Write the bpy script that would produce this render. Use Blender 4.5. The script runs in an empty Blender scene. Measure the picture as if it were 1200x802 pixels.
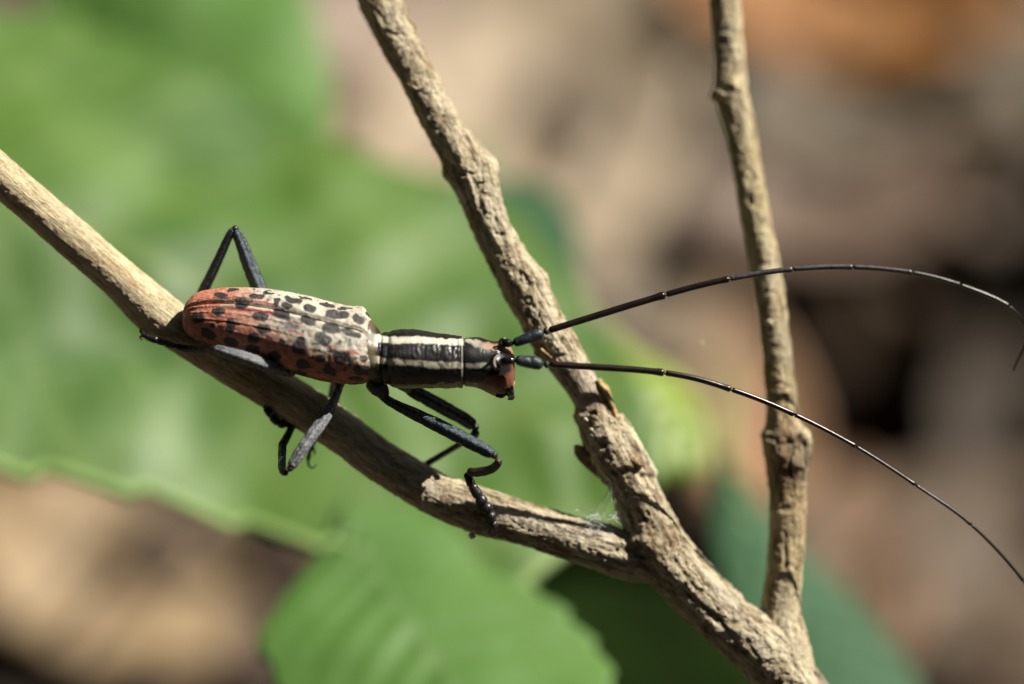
import bpy, math, random
import numpy as np
from mathutils import Vector, Matrix
random.seed(7)
RS = np.random.RandomState(11)
SC = bpy.context.scene
COL = SC.collection
SC.unit_settings.system = 'METRIC'
SC.unit_settings.scale_length = 0.01            # one unit is one centimetre

# ------------------------------------------------------------------ camera
PITCH = math.radians(50)
LENS = 100.0
DIST = LENS * 10.0 / 36.0                       # ten centimetres across the plane in focus
R_ = np.array([1.0, 0, 0])
U_ = np.array([0, math.sin(PITCH), math.cos(PITCH)])
B_ = np.array([0, -math.cos(PITCH), math.sin(PITCH)])
O_ = np.array([0, 0, 22.0])                     # the insect sits 22 cm above the ground
CAMP = O_ + B_ * DIST
cd = bpy.data.cameras.new('camera')
cam = bpy.data.objects.new('camera', cd)
COL.objects.link(cam)
cam.matrix_world = Matrix(((R_[0], U_[0], B_[0], CAMP[0]), (R_[1], U_[1], B_[1], CAMP[1]),
                           (R_[2], U_[2], B_[2], CAMP[2]), (0, 0, 0, 1)))
cd.lens = LENS; cd.sensor_width = 36; cd.clip_start = 0.5; cd.clip_end = 20000
cd.dof.use_dof = True
cd.dof.focus_distance = DIST - 0.22
cd.dof.aperture_fstop = 0.056                   # f/5.6 at centimetre scale
SC.camera = cam

# ------------------------------------------------------------------ sun and sky
Lc = np.array([0.64, 0.70, 0.26]); Lc /= np.linalg.norm(Lc)
Lw = Lc[0] * R_ + Lc[1] * U_ + Lc[2] * B_
sun_el = math.asin(Lw[2]); sun_az = math.atan2(Lw[0], Lw[1])
w = bpy.data.worlds.new('World'); SC.world = w; w.use_nodes = True
nt = w.node_tree
sky = nt.nodes.new('ShaderNodeTexSky'); sky.sky_type = 'NISHITA'; sky.sun_disc = False
sky.sun_elevation = sun_el; sky.sun_rotation = sun_az
bg = nt.nodes['Background']; bg.inputs[1].default_value = 0.05
nt.links.new(sky.outputs[0], bg.inputs[0])
sd = bpy.data.lights.new('sun', 'SUN'); sd.energy = 5.0; sd.angle = math.radians(0.5); sd.color = (1, 0.94, 0.82)
so = bpy.data.objects.new('sun', sd); COL.objects.link(so)
so.rotation_euler = Vector(Lw).to_track_quat('Z', 'Y').to_euler(); so.location = (20, 10, 80)
SC.view_settings.view_transform = 'Standard'; SC.view_settings.look = 'None'
SC.view_settings.exposure = 0.8; SC.view_settings.gamma = 1
SC.render.engine = 'CYCLES'
SC.cycles.use_denoising = True
SC.cycles.max_bounces = 6
SC.cycles.sample_clamp_indirect = 4

# ------------------------------------------------------------------ geometry helpers
PPC = 120.0                                     # photograph pixels per centimetre in focus
def W(px, py, z=0.0):
    """a place in the scene seen at (px, py), z cm in front of the focal plane"""
    px = np.asarray(px, float); py = np.asarray(py, float); z = np.asarray(z, float)
    s = (DIST - z) / DIST
    x = (px - 600) / PPC * s; y = (401 - py) / PPC * s
    return O_ + x[..., None] * R_ + y[..., None] * U_ + z[..., None] * B_
def toward(P, n0, d0):
    """where the line from the lens through W point meets the plane n.x=d"""
    D = P - CAMP
    t = (d0 - CAMP @ n0) / (D @ n0)
    return CAMP + D * t[..., None]
def PX(P):
    Q = P - O_
    z = Q @ B_; s = (DIST - z) / DIST
    return 600 + (Q @ R_) / s * PPC, 401 - (Q @ U_) / s * PPC, z
def sst(a, b, x):
    t = np.clip((x - a) / (b - a), 0, 1); return t * t * (3 - 2 * t)
def _h(ix, iy, iz, seed):
    n = (ix * 374761393 + iy * 668265263 + iz * 2147483647 % 1013904223 + iz * 1274126177 + seed * 974634777) & 0xffffffff
    n = ((n ^ (n >> 13)) * 1274126177) & 0xffffffff
    n = ((n ^ (n >> 16)) * 2246822519) & 0xffffffff
    return ((n ^ (n >> 15)) & 0xffffff) / float(0xffffff) * 2 - 1
def noise(P, seed=0):
    P = np.asarray(P, float)
    i = np.floor(P).astype(np.int64); f = P - i; f = f * f * (3 - 2 * f)
    ix, iy, iz = i[..., 0], i[..., 1], i[..., 2]; fx, fy, fz = f[..., 0], f[..., 1], f[..., 2]
    r = 0
    for a in (0, 1):
        for b in (0, 1):
            for c in (0, 1):
                r = r + _h(ix + a, iy + b, iz + c, seed) * (fx if a else 1 - fx) * (fy if b else 1 - fy) * (fz if c else 1 - fz)
    return r
def fbm(P, oct=4, seed=0, gain=0.5):
    r = 0; a = 1; t = 0
    for k in range(oct):
        r = r + a * noise(P * 2 ** k + 17.3 * k, seed + k); t += a; a *= gain
    return r / t
def catmull(pts, n):
    P = np.asarray(pts, float); m = len(P)
    E = np.vstack([2 * P[0] - P[1], P, 2 * P[-1] - P[-2]])
    t = np.linspace(0, m - 1, n); i = np.minimum(t.astype(int), m - 2); f = (t - i)[:, None]
    a, b, c, d = E[i], E[i + 1], E[i + 2], E[i + 3]
    return 0.5 * (2 * b + (c - a) * f + (2 * a - 5 * b + 4 * c - d) * f ** 2 + (3 * b - a - 3 * c + d) * f ** 3)
def frames(C, ref=None):
    T = np.gradient(C, axis=0); T /= np.linalg.norm(T, axis=1)[:, None] + 1e-12
    n = np.array(ref if ref is not None else B_, float); N = []
    for t in T:
        n = n - t * (n @ t)
        if np.linalg.norm(n) < 1e-4: n = np.cross(t, R_ + 0.3 * U_)
        n = n / np.linalg.norm(n); N.append(n)
    N = np.array(N); return T, N, np.cross(T, N)
def grid_faces(nu, nv, closed):
    f = []
    i = np.arange(nu - 1)[:, None]; j = np.arange(nv if closed else nv - 1)[None, :]
    j2 = (j + 1) % nv if closed else j + 1
    a = i * nv + j; b = (i + 1) * nv + j; c = (i + 1) * nv + j2; d = i * nv + j2
    return np.stack([a, d, c, b], -1).reshape(-1, 4)
def new_mesh(name, V, F4, caps=()):
    me = bpy.data.meshes.new(name)
    V = np.asarray(V, float).reshape(-1, 3)
    F4 = np.asarray(F4)
    loops = F4.reshape(-1).tolist(); k = F4.shape[1]; n = len(F4)
    starts = list(range(0, n * k, k))
    for c in caps:
        starts.append(len(loops)); loops += list(c)
    me.vertices.add(len(V)); me.vertices.foreach_set('co', V.ravel())
    me.loops.add(len(loops)); me.loops.foreach_set('vertex_index', np.array(loops, dtype=np.int32))
    me.polygons.add(len(starts)); me.polygons.foreach_set('loop_start', np.array(starts, dtype=np.int32))
    me.update(calc_edges=True); me.validate()
    me.polygons.foreach_set('use_smooth', np.ones(len(me.polygons), dtype=bool))
    return me
def attr(me, name, data):
    data = np.asarray(data, float)
    if data.ndim == 1:
        a = me.attributes.new(name, 'FLOAT', 'POINT'); a.data.foreach_set('value', data)
    else:
        a = me.attributes.new(name, 'FLOAT_VECTOR', 'POINT'); a.data.foreach_set('vector', data.ravel())
def link(name, me, mat, parent=None, label=None, origin=None):
    """vertices come in world places; the object's origin moves to its thing's base"""
    o = bpy.data.objects.new(name, me)
    root = parent
    while root is not None and root.parent: root = root.parent
    org = np.array(root.location) if root is not None else (np.array(origin) if origin is not None else np.zeros(3))
    me.transform(Matrix.Translation(Vector(-org)))
    if root is None: o.location = Vector(org)
    if mat: me.materials.append(mat)
    COL.objects.link(o); o.parent = parent
    if label: o['label'] = label
    return o
def thing(name, label, cat, loc, group=None):
    o = bpy.data.objects.new(name, None); COL.objects.link(o)
    o.location = Vector(loc); o['label'] = label; o['category'] = cat
    o.empty_display_size = 0.2
    if group: o['group'] = group
    return o
def tube_grid(C, rad, nv=24, ref=None, flat=1.0):
    T, N, Bn = frames(C, ref)
    a = np.linspace(0, 2 * math.pi, nv, endpoint=False)
    rad = np.asarray(rad, float)
    V = C[:, None, :] + rad[:, None, None] * (np.cos(a)[None, :, None] * N[:, None, :] * flat + np.sin(a)[None, :, None] * Bn[:, None, :])
    return V
def tube(name, pts, rads, mat, parent, nv=20, n=None, flat=1.0, ref=None, label=None, rough=0, round_ends=True, ridges=0):
    """pts: (px, py, z) ; rads in photograph pixels; tapered limb with rounded ends"""
    pts = np.array(pts, float); n = n or 12 * len(pts)
    C = W(pts[:, 0], pts[:, 1], pts[:, 2])
    S = catmull(np.hstack([C, np.array(rads, float)[:, None] / PPC]), n)
    C = S[:, :3]; r = np.maximum(S[:, 3], 0.002)
    if round_ends:
        d = np.concatenate([[0], np.cumsum(np.linalg.norm(np.diff(C, axis=0), axis=1))])
        e0, e1 = r[0] * 0.9, r[-1] * 0.9
        k = np.linspace(0, 1, 6)[:-1]
        ins = np.concatenate([e0 * (1 - np.cos(k * math.pi / 2)), d[d > e0]])
        ins = ins[ins < d[-1] - e1]
        ins = np.concatenate([ins, d[-1] - e1 * (1 - np.cos(k[::-1] * math.pi / 2))])
        C = np.stack([np.interp(ins, d, C[:, q]) for q in range(3)], 1)
        r = np.interp(ins, d, r)
        r = r * np.sqrt(np.clip(1 - np.clip(1 - ins / e0, 0, 1) ** 2, 0.02, 1)) * np.sqrt(np.clip(1 - np.clip(1 - (d[-1] - ins) / e1, 0, 1) ** 2, 0.02, 1))
    V = tube_grid(C, r, nv, ref, flat)
    if ridges:
        nn = V - C[:, None, :]; aa = np.linspace(0, 2 * math.pi, nv, endpoint=False)
        V = V + nn * (ridges * (np.abs(np.cos(aa * 2.5 + 0.4)) - 0.5))[None, :, None]
    if rough:
        nn = V - C[:, None, :]
        V = V + nn * (rough * fbm(V * 18, 3, 5))[..., None]
    m = len(C)
    me = new_mesh(name, V, grid_faces(m, nv, True), [list(range(nv)), list(range((m - 1) * nv, m * nv))[::-1]])
    return link(name, me, mat, parent, label)

# ------------------------------------------------------------------ materials
class NT:
    def __init__(s, name):
        s.m = bpy.data.materials.new(name); s.m.use_nodes = True; s.t = s.m.node_tree
        s.b = s.t.nodes['Principled BSDF']; s.out = s.t.nodes['Material Output']
    def n(s, t, **k):
        o = s.t.nodes.new(t)
        for a, v in k.items(): setattr(o, a, v)
        return o
    def l(s, a, b): s.t.links.new(a, b)
    def attr(s, name, out='Vector'): return s.n('ShaderNodeAttribute', attribute_name=name).outputs[out]
    def noise(s, vec, scale, detail=4, rough=0.55):
        o = s.n('ShaderNodeTexNoise'); o.inputs['Scale'].default_value = scale; o.inputs['Detail'].default_value = detail
        o.inputs['Roughness'].default_value = rough
        if vec is not None: s.l(vec, o.inputs['Vector'])
        return o.outputs['Fac']
    def ramp(s, fac, stops):
        o = s.n('ShaderNodeValToRGB'); e = o.color_ramp.elements
        while len(e) < len(stops): e.new(0.5)
        for q, (p, c) in zip(e, stops): q.position = p; q.color = (*c, 1) if len(c) == 3 else c
        s.l(fac, o.inputs[0]); return o.outputs[0]
    def mix(s, fac, a, b, mode='MIX'):
        o = s.n('ShaderNodeMix', data_type='RGBA', blend_type=mode)
        for v, i in ((fac, 0), (a, 6), (b, 7)):
            if hasattr(v, 'links'): s.l(v, o.inputs[i])
            else: o.inputs[i].default_value = v if i == 0 else (*v, 1)
        return o.outputs[2]
    def math(s, op, a, b=0.0, c=0.0):
        o = s.n('ShaderNodeMath', operation=op)
        for i, v in enumerate((a, b, c)):
            if hasattr(v, 'links'): s.l(v, o.inputs[i])
            else: o.inputs[i].default_value = v
        return o.outputs[0]
    def bump(s, h, strength, dist, prev=None):
        o = s.n('ShaderNodeBump'); o.inputs['Strength'].default_value = strength; o.inputs['Distance'].default_value = dist
        s.l(h, o.inputs['Height'])
        if prev is not None: s.l(prev, o.inputs['Normal'])
        return o.outputs[0]
    def fin(s, col=None, rough=None, nrm=None, spec=None):
        for v, k in ((col, 'Base Color'), (rough, 'Roughness'), (nrm, 'Normal'), (spec, 'Specular IOR Level')):
            if v is None: continue
            if hasattr(v, 'links'): s.l(v, s.b.inputs[k])
            else: s.b.inputs[k].default_value = (*v, 1) if isinstance(v, tuple) else v
        return s.m

def mat_bark():
    s = NT('bark'); q = s.attr('q'); c = s.attr('tone', 'Color')
    fine = s.noise(q, 7, 8, 0.8); mid = s.noise(q, 2.6, 7, 0.7)
    blot = s.noise(q, 0.9, 3)
    col = s.mix(s.ramp(fine, [(0.3, (0, 0, 0)), (0.62, (1, 1, 1))]), (0.36, 0.275, 0.165), (0.82, 0.73, 0.53))
    rgf = s.attr('rug', 'Fac')
    col = s.mix(s.math('MULTIPLY', rgf, s.ramp(mid, [(0.38, (0.9, 0.9, 0.9)), (0.50, (0, 0, 0))])), col, (0.15, 0.09, 0.045))
    col = s.mix(s.ramp(blot, [(0.52, (0, 0, 0)), (0.66, (.6, .6, .6))]), col, (0.50, 0.45, 0.37))
    crk = s.noise(q, 1.7, 6, 0.65)
    dc = s.math('ABSOLUTE', s.math('SUBTRACT', crk, 0.5))
    col = s.mix(s.math('MULTIPLY', rgf, s.ramp(dc, [(0.0, (0.85, 0.85, 0.85)), (0.022, (0, 0, 0))])), col, (0.09, 0.05, 0.025))
    pat = s.noise(s.attr('q'), 0.55, 7, 0.72)
    col = s.mix(s.ramp(pat, [(0.54, (0, 0, 0)), (0.58, (.75, .75, .75))]), col, s.mix(0.5, col, (0.36, 0.22, 0.10)))
    col = s.mix(s.ramp(pat, [(0.40, (.7, .7, .7)), (0.44, (0, 0, 0))]), col, s.mix(0.6, col, (0.80, 0.72, 0.56)))
    col = s.mix(1.0, col, c, 'MULTIPLY')
    n1 = s.bump(fine, 0.9, 0.03); n1 = s.bump(s.ramp(dc, [(0.0, (0, 0, 0)), (0.03, (1, 1, 1))]), 0.7, 0.03, n1); n2 = s.bump(mid, 0.8, 0.05, n1)
    return s.fin(col, 0.75, n2, 0.25)
def mat_chitin(name, base, base2, rough=0.38, scale=40, bump=0.5, dist=0.006, grey=None, spec=0.5):
    s = NT(name); g = s.n('ShaderNodeNewGeometry').outputs['Position']
    a = s.noise(g, scale, 4, 0.7); b = s.noise(g, scale * 0.25, 3)
    col = s.mix(s.ramp(b, [(0.35, (0, 0, 0)), (0.65, (1, 1, 1))]), base, base2)
    if grey: col = s.mix(s.ramp(a, [(0.5, (0, 0, 0)), (0.72, (1, 1, 1))]), col, grey)
    return s.fin(col, rough, s.bump(a, bump, dist), spec)
def mat_painted(name, bumpscale, bstr, dist, spec=0.5):
    """colour and gloss read from the surface's own pattern (attributes pig, glo)"""
    s = NT(name); g = s.n('ShaderNodeNewGeometry').outputs['Position']
    c = s.attr('pig', 'Color'); gl = s.attr('glo', 'Fac')
    a = s.noise(g, bumpscale, 5, 0.7)
    v = s.n('ShaderNodeTexVoronoi', feature='DISTANCE_TO_EDGE'); v.inputs['Scale'].default_value = bumpscale * 0.42
    s.l(g, v.inputs['Vector'])
    cr = s.ramp(v.outputs['Distance'], [(0.0, (0.62, 0.62, 0.62)), (0.09, (1, 1, 1))])
    col = s.mix(0.55, c, cr, 'MULTIPLY')
    sp = s.ramp(a, [(0.3, (0.72, 0.72, 0.72)), (0.65, (1.1, 1.1, 1.1))])
    col = s.mix(1.0, col, sp, 'MULTIPLY')
    n1 = s.bump(a, bstr, dist)
    return s.fin(col, gl, n1, spec)
def mat_leaf(name, c1, c2, vein, trans, rough=0.42, spec=0.5, nscale=0.8):
    s = NT(name); g = s.attr('luv'); pos = s.n('ShaderNodeNewGeometry').outputs['Position']
    a = s.noise(pos, nscale, 4); b = s.noise(pos, nscale * 8, 3)
    col = s.mix(s.ramp(a, [(0.38, (0, 0, 0)), (0.62, (1, 1, 1))]), c1, c2)
    col = s.mix(s.ramp(b, [(0.4, (0, 0, 0)), (0.9, (0.4, 0.4, 0.4))]), col, vein)
    v = s.attr('vein', 'Fac')
    col = s.mix(v, col, vein)
    s.fin(col, rough, s.bump(b, 0.3, 0.03), spec)
    tr = s.n('ShaderNodeBsdfTranslucent'); s.l(s.mix(0.5, col, trans), tr.inputs[0])
    mx = s.n('ShaderNodeMixShader'); mx.inputs[0].default_value = 0.28
    s.l(s.b.outputs[0], mx.inputs[1]); s.l(tr.outputs[0], mx.inputs[2]); s.l(mx.outputs[0], s.out.inputs[0])
    return s.m
def mat_plain(name, col, rough=0.6, spec=0.3):
    s = NT(name); g = s.n('ShaderNodeNewGeometry').outputs['Position']
    a = s.noise(g, 14, 4)
    return s.fin(s.mix(a, tuple(0.7 * x for x in col), tuple(min(1, 1.2 * x) for x in col)), rough, s.bump(a, 0.3, 0.01), spec)

M_BARK = mat_bark()
M_ELY = mat_painted('spotted_wing_cover', 40, 1.0, 0.014, 0.7)
M_BODY = mat_painted('striped_cuticle', 60, 0.5, 0.005, 0.5)
M_LEG = mat_chitin('blue_black_cuticle', (0.008, 0.017, 0.030), (0.020, 0.038, 0.058), 0.30, 34, 1.0, 0.014, (0.10, 0.13, 0.165))
M_LEGS = mat_chitin('silver_haired_cuticle', (0.05, 0.055, 0.065), (0.17, 0.18, 0.20), 0.38, 40, 1.0, 0.014, (0.36, 0.37, 0.39))
M_TARSUS = mat_chitin('black_foot_cuticle', (0.008, 0.008, 0.009), (0.018, 0.017, 0.018), 0.3, 40, 0.6, 0.008, (0.05, 0.05, 0.05))
M_TIBIA = mat_chitin('olive_brown_cuticle', (0.035, 0.03, 0.018), (0.075, 0.06, 0.035), 0.45, 40, 0.5, 0.006)
M_ANT = mat_chitin('dark_brown_antenna', (0.008, 0.005, 0.005), (0.018, 0.010, 0.009), 0.28, 30, 0.3, 0.003)
M_ANTG = mat_chitin('grey_antenna', (0.02, 0.018, 0.02), (0.05, 0.046, 0.05), 0.34, 30, 0.4, 0.003, (0.10, 0.10, 0.11))
M_SCAPE = mat_chitin('blue_black_scape', (0.010, 0.015, 0.020), (0.022, 0.032, 0.040), 0.4, 40, 0.8, 0.008)
M_EYE = mat_chitin('eye_black', (0.006, 0.005, 0.005), (0.012, 0.010, 0.010), 0.12, 60, 0.15, 0.002)
M_RIM = mat_chitin('pale_rim', (0.30, 0.27, 0.24), (0.45, 0.42, 0.38), 0.3, 40, 0.5, 0.004)
M_JOINT = mat_chitin('joint_membrane', (0.05, 0.045, 0.045), (0.14, 0.13, 0.13), 0.25, 30, 0.2, 0.002)

# ------------------------------------------------------------------ the ground and its litter
NUP = np.array([0, 0, 1.0])
def on_ground(px, py, h=0.0):
    return toward(W(np.asarray(px, float), np.asarray(py, float), 0.0), NUP, h)
# pits carved between the leaves, soil darkened to stand for shade: (px, py, radius cm, depth cm)
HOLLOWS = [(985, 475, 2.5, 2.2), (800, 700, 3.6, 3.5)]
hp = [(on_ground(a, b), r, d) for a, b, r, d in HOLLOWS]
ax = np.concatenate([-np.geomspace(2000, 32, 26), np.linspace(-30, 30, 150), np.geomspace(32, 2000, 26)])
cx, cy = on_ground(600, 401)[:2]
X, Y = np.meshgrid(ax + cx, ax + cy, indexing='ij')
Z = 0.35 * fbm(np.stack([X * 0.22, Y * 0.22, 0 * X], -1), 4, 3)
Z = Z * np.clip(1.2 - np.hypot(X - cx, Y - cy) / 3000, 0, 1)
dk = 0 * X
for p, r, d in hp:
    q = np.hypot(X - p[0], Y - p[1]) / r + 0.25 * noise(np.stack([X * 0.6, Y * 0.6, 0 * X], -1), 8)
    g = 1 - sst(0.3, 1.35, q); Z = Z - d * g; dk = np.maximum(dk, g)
me = new_mesh('ground', np.stack([X, Y, Z], -1), grid_faces(len(ax), len(ax), False)[:, ::-1])
attr(me, 'pit_shade', dk.ravel())
s = NT('forest_soil'); pos = s.n('ShaderNodeNewGeometry').outputs['Position']
a = s.noise(pos, 0.5, 6, 0.65); b = s.noise(pos, 3.5, 5)
c = s.mix(s.ramp(a, [(0.35, (0, 0, 0)), (0.65, (1, 1, 1))]), (0.06, 0.04, 0.026), (0.14, 0.10, 0.07))
c = s.mix(s.ramp(b, [(0.3, (0.6, 0.6, 0.6)), (0.6, (0, 0, 0))]), c, (0.05, 0.03, 0.02))
c = s.mix(s.attr('pit_shade', 'Fac'), c, (0.024, 0.013, 0.007))  # shade of the pits put into the soil colour
M_SOIL = s.fin(c, 0.9, s.bump(b, 0.8, 0.3), 0.2)
g = link('ground', me, M_SOIL); g['kind'] = 'structure'

def leaf_grid(L, Wd, nu, nv, curl, fold, seed, pointy=1.0):
    u = np.linspace(0, 1, nu); v = np.linspace(-1, 1, nv)
    ww = Wd * np.sin(math.pi * np.clip(u, 0.0, 1) ** 0.85) ** 0.75
    ww[-1] = 0.01
    x = (u[:, None] - 0.5) * L + 0 * v[None]
    y = v[None] * ww[:, None]
    z = curl * (2 * (u[:, None] - 0.5)) ** 2 * L * 0.25 + fold * np.abs(v[None]) ** 1.4 * ww[:, None]
    P = np.stack([x, y, z], -1)
    P[..., 2] += 0.12 * L * 0.3 * noise(np.stack([x * 1.3, y * 1.3, 0 * x + seed * 3.7], -1), 4)
    return P
LITTER = [(0.20, 0.14, 0.095), (0.15, 0.105, 0.075), (0.25, 0.185, 0.135), (0.10, 0.065, 0.045), (0.19, 0.115, 0.065), (0.14, 0.11, 0.088), (0.22, 0.17, 0.135)]
Vs, Fs, Cs = [], [], []; base = 0
NU, NV = 9, 5
gf = grid_faces(NU, NV, False)
for k in range(1500):
    rr = 34 * math.sqrt(RS.rand()) if k < 1100 else 34 + 60 * RS.rand()
    th = RS.rand() * 2 * math.pi
    x0, y0 = cx + rr * math.cos(th), cy + rr * math.sin(th)
    if any(math.hypot(x0 - p[0], y0 - p[1]) < r * 1.25 for p, r, d in hp): continue
    L = RS.uniform(2.2, 6.5)
    P = leaf_grid(L, L * RS.uniform(0.2, 0.36), NU, NV, RS.uniform(-0.8, 1.2), RS.uniform(-0.3, 0.5), k)
    a1, a2, a3 = RS.uniform(0, 6.28), RS.normal(0, 0.28), RS.normal(0, 0.28)
    Rm = np.array(Matrix.Rotation(a1, 3, 'Z') @ Matrix.Rotation(a2, 3, 'X') @ Matrix.Rotation(a3, 3, 'Y'))
    P = P.reshape(-1, 3) @ Rm.T + [x0, y0, 0.35 + 0.8 * RS.rand()]
    Vs.append(P); Fs.append(gf + base); base += len(P)
    c = np.array(LITTER[RS.randint(len(LITTER))]) * RS.uniform(0.32, 0.68)
    Cs.append(np.repeat(c[None], len(P), 0))
me = new_mesh('leaf_litter', np.vstack(Vs), np.vstack(Fs)); attr(me, 'pig', np.vstack(Cs))
s = NT('dead_leaf'); pos = s.n('ShaderNodeNewGeometry').outputs['Position']
a = s.noise(pos, 2.2, 5)
c = s.mix(1.0, s.attr('pig', 'Color'), s.ramp(a, [(0.3, (0.65, 0.62, 0.6)), (0.7, (1.15, 1.12, 1.1))]), 'MULTIPLY')
M_DEAD = s.fin(c, 0.6, s.bump(a, 0.4, 0.05), 0.35)
o = link('leaf_litter', me, M_DEAD); o['kind'] = 'stuff'; o['label'] = 'brown dead leaves covering the forest floor'; o['category'] = 'leaf litter'

def dead_leaf(px, py, h, L, Wd, ang, tilt, roll, colr, label, curl=0.5, fold=0.25):
    p = on_ground(px, py, h)
    P = leaf_grid(L, Wd, 26, 13, curl, fold, px)
    Rm = np.array(Matrix.Rotation(math.radians(ang), 3, 'Z') @ Matrix.Rotation(math.radians(tilt), 3, 'X') @ Matrix.Rotation(math.radians(roll), 3, 'Y'))
    P = P.reshape(-1, 3) @ Rm.T + p
    t = thing('dead_leaf', label, 'dead leaf', p, 'dead leaves on the forest floor')
    me = new_mesh('blade', P, grid_faces(26, 13, False)); colr = np.array(colr) * 0.72; attr(me, 'pig', np.repeat(np.array(colr)[None], len(P), 0))
    b = link('blade', me, M_DEAD, t); b.modifiers.new('thick', 'SOLIDIFY').thickness = 0.03
    u = np.arange(26) * 13 + 6
    C = P[u] + np.array([0, 0, 0.03])
    V = tube_grid(C, np.linspace(0.09, 0.02, 26), 8)
    me = new_mesh('midrib', V, grid_faces(26, 8, True)); attr(me, 'pig', np.repeat(np.array(colr)[None] * 0.8, len(V) * 8, 0))
    link('midrib', me, M_DEAD, t)
DL = [
 (610, 170, 1.6, 13, 3.2, 60, 8, 0, (0.46, 0.37, 0.26), 'large pale tan dead leaf behind the upper half of the sloping middle branch'),
 (520, 60, 1.2, 8, 2.2, 20, 5, 10, (0.33, 0.25, 0.20), 'brownish grey dead leaf under the top end of the middle branch'),
 (130, 690, 1.8, 6.0, 1.9, -25, -5, 8, (0.42, 0.31, 0.18), 'large sandy brown dead leaf low down below the big green leaf'),
 (300, 760, 1.1, 7, 1.7, 15, 5, 0, (0.20, 0.145, 0.115), 'mauve brown dead leaf between the sandy leaf and the lower green leaf'),
 (1000, 10, 2.4, 8, 1.8, -10, 12, 0, (0.42, 0.19, 0.055), 'orange brown dead leaf at the top right behind the upright twig'),
 (1090, 130, 1.6, 9, 2.0, 10, 4, 0, (0.19, 0.155, 0.11), 'wide greyish brown dead leaf just below the orange one'),
 (985, 690, 1.4, 5, 1.5, 80, 5, 0, (0.28, 0.16, 0.085), 'rusty brown dead leaf right beside the knotted part of the upright twig'),
 (868, 490, 1.5, 5.5, 1.2, 95, 5, 0, (0.42, 0.25, 0.14), 'orange tan dead leaf between the bright leaf tip and the upright twig'),
 (1110, 660, 1.2, 7, 1.8, 20, 6, 0, (0.14, 0.10, 0.065), 'dull brown dead leaf behind the hanging end of the lower antenna'),
 (760, 290, 1.4, 8, 1.8, 95, 5, 0, (0.25, 0.205, 0.15), 'greyish tan dead leaf between the middle branch and the upright twig'),
 (290, 650, 1.8, 4, 0.9, -35, 0, 0, (0.12, 0.085, 0.07), 'dark greyish dead leaf lying against the edge of the broad green leaf'),
 (20, 610, 1.8, 4, 0.9, -20, 0, 0, (0.20, 0.14, 0.10), 'brown dead leaf at the left edge below the broad green leaf'),
 (345, 730, 1.8, 3.5, 0.8, 70, 0, 0, (0.10, 0.07, 0.055), 'dark brown dead leaf beside the lower green leaf'),
 (985, 250, 1.7, 6.5, 1.6, 15, 0, 0, (0.19, 0.13, 0.095), 'brown dead leaf right of the upright twig above the dark hollow'),
 (20, 60, 1.2, 5, 1.2, 100, 0, 0, (0.13, 0.07, 0.055), 'dark brown dead leaf in the top left corner beside the green leaf'),
 (1290, 540, 1.4, 4.5, 1.0, 80, 5, 0, (0.24, 0.19, 0.15), 'greyish dead leaf beyond the dark hollow at the right edge'),
]
for a in DL: dead_leaf(*a)

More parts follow.
